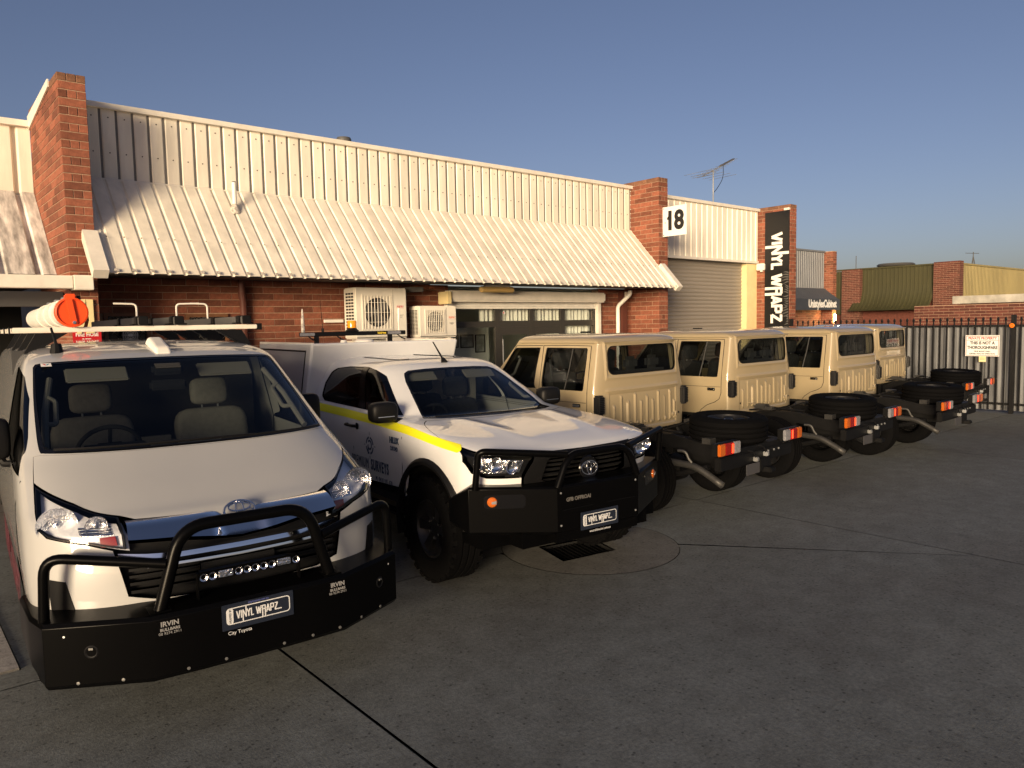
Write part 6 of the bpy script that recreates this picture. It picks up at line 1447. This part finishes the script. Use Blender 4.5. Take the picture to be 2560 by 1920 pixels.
    # lumpy sealer blobs along the foot of the back panel
    for y, z, w in ((-.38, .865, .03), (-.25, .86, .025), (-.10, .858, .028), (.02, .865, .02), (.16, .868, .024), (.28, .86, .022), (-.53, .90, .03)):
        MB().lathe([(0, .010), (w*.6, .008), (w, 0)], 10, frame3((.4735, y, z), (0, -1, 0), (.0, .2, 1))).build('sealer_blob', m_sand, c, 60)
    for pts in ([(.43, .90), (.40, .885), (.33, .89), (.28, .905)], [(-.60, .93), (-.585, .89), (-.60, .86)]):
        MB().tube([(.473, y, z) for y, z in pts], .008, 6).build('sealer_bead', m_sand, c)
    # windscreen end, bonnet and front guards
    MB().add([(2.30, -.70, 1.24), (2.30, .70, 1.24), (1.90, .62, 1.74), (1.90, -.62, 1.74)], [(0, 1, 2, 3)]).build('windscreen', m_ws, c, 0)
    b = MB(); b.rbox((2.20, -.66, .70), (3.75, .66, 1.16), .06); b.build('bonnet', m_sand, c, 40)
    for s in (-1, 1):
        b = MB(); b.prism([(2.22, .62), (2.22, 1.12), (3.72, 1.08), (3.78, .9), (3.78, .70), (3.62, .70)]+[(3.18+.45*math.cos(a), .55+.45*math.sin(a)) for a in np.linspace(.35, PI-.2, 12)]+[(2.7, .62)], -.10, .10, frame3((0, s*.76, 0), (1, 0, 0), (0, 0, 1))); o = b.build('front_guard', m_sand, c, 30)
        MB().lathe([(0, .01), (.08, .005), (.085, 0)], 20, frame3((3.785, s*.55, .90), (0, 1, 0), (0, 0, 1))).build('headlight', m_clearl, c)
    b = MB(); b.rbox((3.74, -.42, .74), (3.79, .42, 1.02), .01); b.build('grille', m_blackp, c); b = MB(); b.rbox((3.78, -.85, .50), (4.0, .85, .68), .03); b.build('front_bumper', m_blackp, c)
    b = MB(); b.tube(fillet([(2.5, -.92, 1.0), (2.42, -.92, 1.3), (2.18, -.84, 1.70), (2.14, -.82, 1.82)], .1), .035, 10); b.rbox((2.02, -.88, 1.80), (2.22, -.76, 1.905), .03); b.build('snorkel', m_blackp, c)
    # cabin
    MB().box((.56, -.80, .72), (2.3, .80, .78)).build('cabin_floor', m_dark, c, 0); b = MB(); b.rbox((1.95, -.72, 1.0), (2.26, .72, 1.25), .04); b.build('dashboard', m_dash, c, 50)
    b = MB()
    for y in (-.42, .42): seat(c, 1.52, y, .90, m_seatd, .48, .56, .15)
    b = MB(); b.rbox((.62, -.70, .95), (.80, .70, 1.46), .06, Matrix.Rotation(.0, 4, 'Y')); b.rbox((.66, -.70, .86), (1.15, .70, 1.02), .05); b.build('rear_bench', m_seatd, c, 60)
    for y in (-.42, .0, .42): b = MB(); b.rbox((.66, y-.12, 1.46), (.75, y+.12, 1.62), .04); b.build('headrest', m_seatd, c, 60)
    steering(c, (1.93, -.40, 1.22), R(55), .19)
    MB().tube(fillet([(1.94, .64, 1.62), (1.95, .60, 1.60), (2.05, .62, 1.40), (2.06, .68, 1.38)], .04), .015, 8).build('grab_handle', m_trimi, c); MB().box((.60, -.62, 1.80), (1.85, .62, 1.81)).build('headlining', m_trimi, c, 0)
    MB().tube([(1.38, .66, 1.60), (1.36, .64, 1.2), (1.40, .55, .95)], .02, 6).build('seat_belt', m_seatd, c); MB().tube([(1.38, -.66, 1.60), (1.36, -.64, 1.2), (1.40, -.55, .95)], .02, 6).build('seat_belt', m_seatd, c)
    # bare chassis
    ch = bpy.data.objects.new('chassis', None); link(ch, c)
    for s in (-1, 1):
        pth = [(1.2, s*.42, .60), (.55, s*.45, .62), (.30, s*.45, .74), (-.25, s*.45, .76), (-.60, s*.45, .70), (-.97, s*.45, .68)]
        b = MB(); V = []; k = 4
        for x, y, z in pth: V += [(x, y-.035, z-.07), (x, y+.035, z-.07), (x, y+.035, z+.07), (x, y-.035, z+.07)]
        F = [(i*4+j, i*4+(j+1) % 4, (i+1)*4+(j+1) % 4, (i+1)*4+j) for i in range(len(pth)-1) for j in range(4)]+[(3, 2, 1, 0), tuple((len(pth)-1)*4+j for j in range(4))]
        b.add(V, [f[::-1] for f in F]); b.build('rail', m_chassis, ch, 0)
        b = MB(); b.tube([(.62, s*.56, .50), (.35, s*.57, .43), (0, s*.58, .40), (-.40, s*.57, .45), (-.72, s*.56, .55)], .03, 8); b.build('leaf_spring', m_chassis, ch)
        for x in (.15, -.15): MB().tube([(x, s*.53, .50), (x, s*.53, .30), (x, s*.62, .30), (x, s*.62, .50)], .010, 6).build('spring_clamp', m_chassis, ch)
        MB().tube([(.12, s*.40, .40), (.30, s*.36, .80)], .035, 8).build('shock_absorber', m_chassis, ch)
        b = MB(); b.box((.10, s*.45-.06, .83), (.22, s*.45+.06, .87)).box((-.70, s*.45-.05, .77), (-.60, s*.45+.05, .83)); b.build('tray_mount', m_exh, ch)
    for x, w_, h_ in ((.42, .05, .05), (-.15, .05, .06), (-.62, .06, .06), (-.93, .05, .07)): MB().box((x-w_, -.43, .68-h_), (x+w_, .43, .68+h_)).build('cross_member', m_chassis, ch, 0)
    b = MB(); b.tube([(0, -.72, .40), (0, .72, .40)], .055, 12); b.lathe([(.0, -.16), (.11, -.13), (.16, 0), (.11, .13), (0, .16)], 18, Matrix.Translation((0, .1, .40)) @ Matrix.Rotation(PI/2, 4, 'Y')); b.build('rear_axle', m_chassis, ch)
    MB().tube([(.15, .08, .42), (1.6, .05, .52)], .04, 10).build('drive_shaft', m_chassis, ch)
    b = MB(); b.rbox((.10, -.36, .52), (.95, .34, .74), .05); b.build('fuel_tank', m_chassis, ch)
    b = MB(); b.rbox((-.88, -.35, .50), (-.30, .38, .72), .06); b.build('sub_tank', m_chassis, ch)
    for s in (-1, 1): tyre(c, (0, s*.735, .385), .385, .265, .215, s, m_rimb, deep=.06); tyre(c, (3.18, s*.76, .385), .385, .265, .215, s, m_rimb, deep=.06)
    # spare lying flat on the rails
    sp = tyre(c, (-.60, .0, .89), .405, .255, .215, 1, m_rimb, axis='z', name='spare_wheel', deep=.06); sp.rotation_euler = (R(-1.5), R(-2), 0)
    MB().lathe([(.06, .77), (.06, .84), (0, .84)], 12, Matrix.Translation((-.60, 0, 0))).build('spare_mount', m_chassis, ch)
    # rear cross member with tow hitch, plate, wiring, exhaust
    b = MB(); b.rbox((-1.0, -.62, .57), (-.93, .80, .70), .01); b.build('rear_beam', m_chassis, ch)
    b = MB(); b.rbox((-1.04, -.10, .48), (-.95, .12, .62), .01).rbox((-1.12, -.06, .47), (-1.0, .05, .52), .01); b.build('tow_hitch', m_chassis, ch)
    b = MB(); b.rbox((-1.035, .12, .475), (-1.028, .38, .585), .004); b.build('plate_holder', mat('dull_plate', (.05, .05, .055), .5), ch)
    for y, z in ((.18, .64), (-.02, .67)):
        MB().tube(fillet([(-.95, y+.1, z+.07), (-1.02, y+.04, z+.06), (-1.03, y, z-.02)], .03), .008, 6).build('cable', m_blackp, ch); b = MB(); b.rbox((-1.05, y-.025, z-.045), (-1.0, y+.02, z), .006); b.build('connector', m_steel, ch)
    for y in (-.1, -.22, -.32): MB().lathe([(.012, 0), (.012, .01), (0, .012)], 6, frame3((-1.003, y, .665), (0, -1, 0), (0, 0, 1))).build('bolt', m_steel, ch)
    for i, (y0, sg) in enumerate(((.69, 1), (-.585, -1))):
        t = bpy.data.objects.new('tail_light', None); link(t, c); t.location = (-1.0, y0, .79)
        b = MB(); b.rbox((-.01, -.19, -.062), (.05, .19, .062), .006); b.build('base', m_blackp, t)
        ys = [(.185, .09, m_amber, 'indicator'), (.088, -.07, m_redl, 'brake_light'), (-.072, -.185, m_clearl, 'reverse_light')]
        for a, e, mm, nm in ys:
            b = MB(); b.rbox((-.045, min(a*sg, e*sg), -.057), (-.008, max(a*sg, e*sg), .057), .008); b.build(nm, mm, t)
        b = MB(); b.rbox((-.048, min(-.02*sg, -.05*sg), -.045), (-.044, max(-.02*sg, -.05*sg), .045), .003); b.build('lit_strip', mat('brake_glow', (.9, .05, .02), .3, emit=(1, .045, .012), estr=2.6), t)
        MB().box((.03, -.02, -.20), (.055, .02, -.02)).build('bracket', m_chassis, t, 0)
    ex = fillet([(.45, .58, .56), (-.25, .60, .565), (-.60, .62, .555), (-.76, .60, .47), (-.90, .60, .395)], .12, 7)
    b = MB(); b.tube(ex, .036, 14, cap=False); o = b.build('exhaust_pipe', m_exh, c, 60); md = o.modifiers.new('wall', 'SOLIDIFY'); md.thickness = .004; md.offset = -1
    b = MB(); b.tube(fillet([(-.42, .66, .70), (-.50, .64, .70), (-.53, .63, .62), (-.56, .62, .585)], .04), [.016]*len(fillet([(0, 0, 0), (1, 0, 0), (2, 0, 0), (3, 0, 0)], .05)), 8); b.build('exhaust_hanger', m_exh, c)
    MB().tube([(.5, .40, .80), (.1, .44, .86), (-.3, .40, .84)], .012, 6).tube([(.45, -.2, .72), (.1, -.36, .86), (-.4, -.40, .80)], .010, 6).build('hose', m_blackp, ch)
    b = MB(); b.rbox((.18, .38, .84), (.36, .52, .90), .02); b.build('bracket_cap', m_exh, ch)
    return c
cr0 = build_cruiser()
kid = {}
for o in bpy.data.objects:
    if o.parent: kid.setdefault(o.parent.name, []).append(o)
for i, (x, y, a, lab) in enumerate(((6.871, 5.174, 92.6, 'directly beside the white ute'), (9.465, 5.196, 92.1, 'second in the row from the white ute'), (11.90, 5.02, 91.6, 'third in the row from the white ute'), (15.20, 5.86, 93.2, 'last in the row, nearest the steel fence'))):
    o = cr0 if i == 0 else copy_tree(cr0, None, kid)
    o.location = (x, y, 0); o.rotation_euler = (0, 0, R(a)); o['label'] = ('sand dual cab with bare black chassis, ')+lab
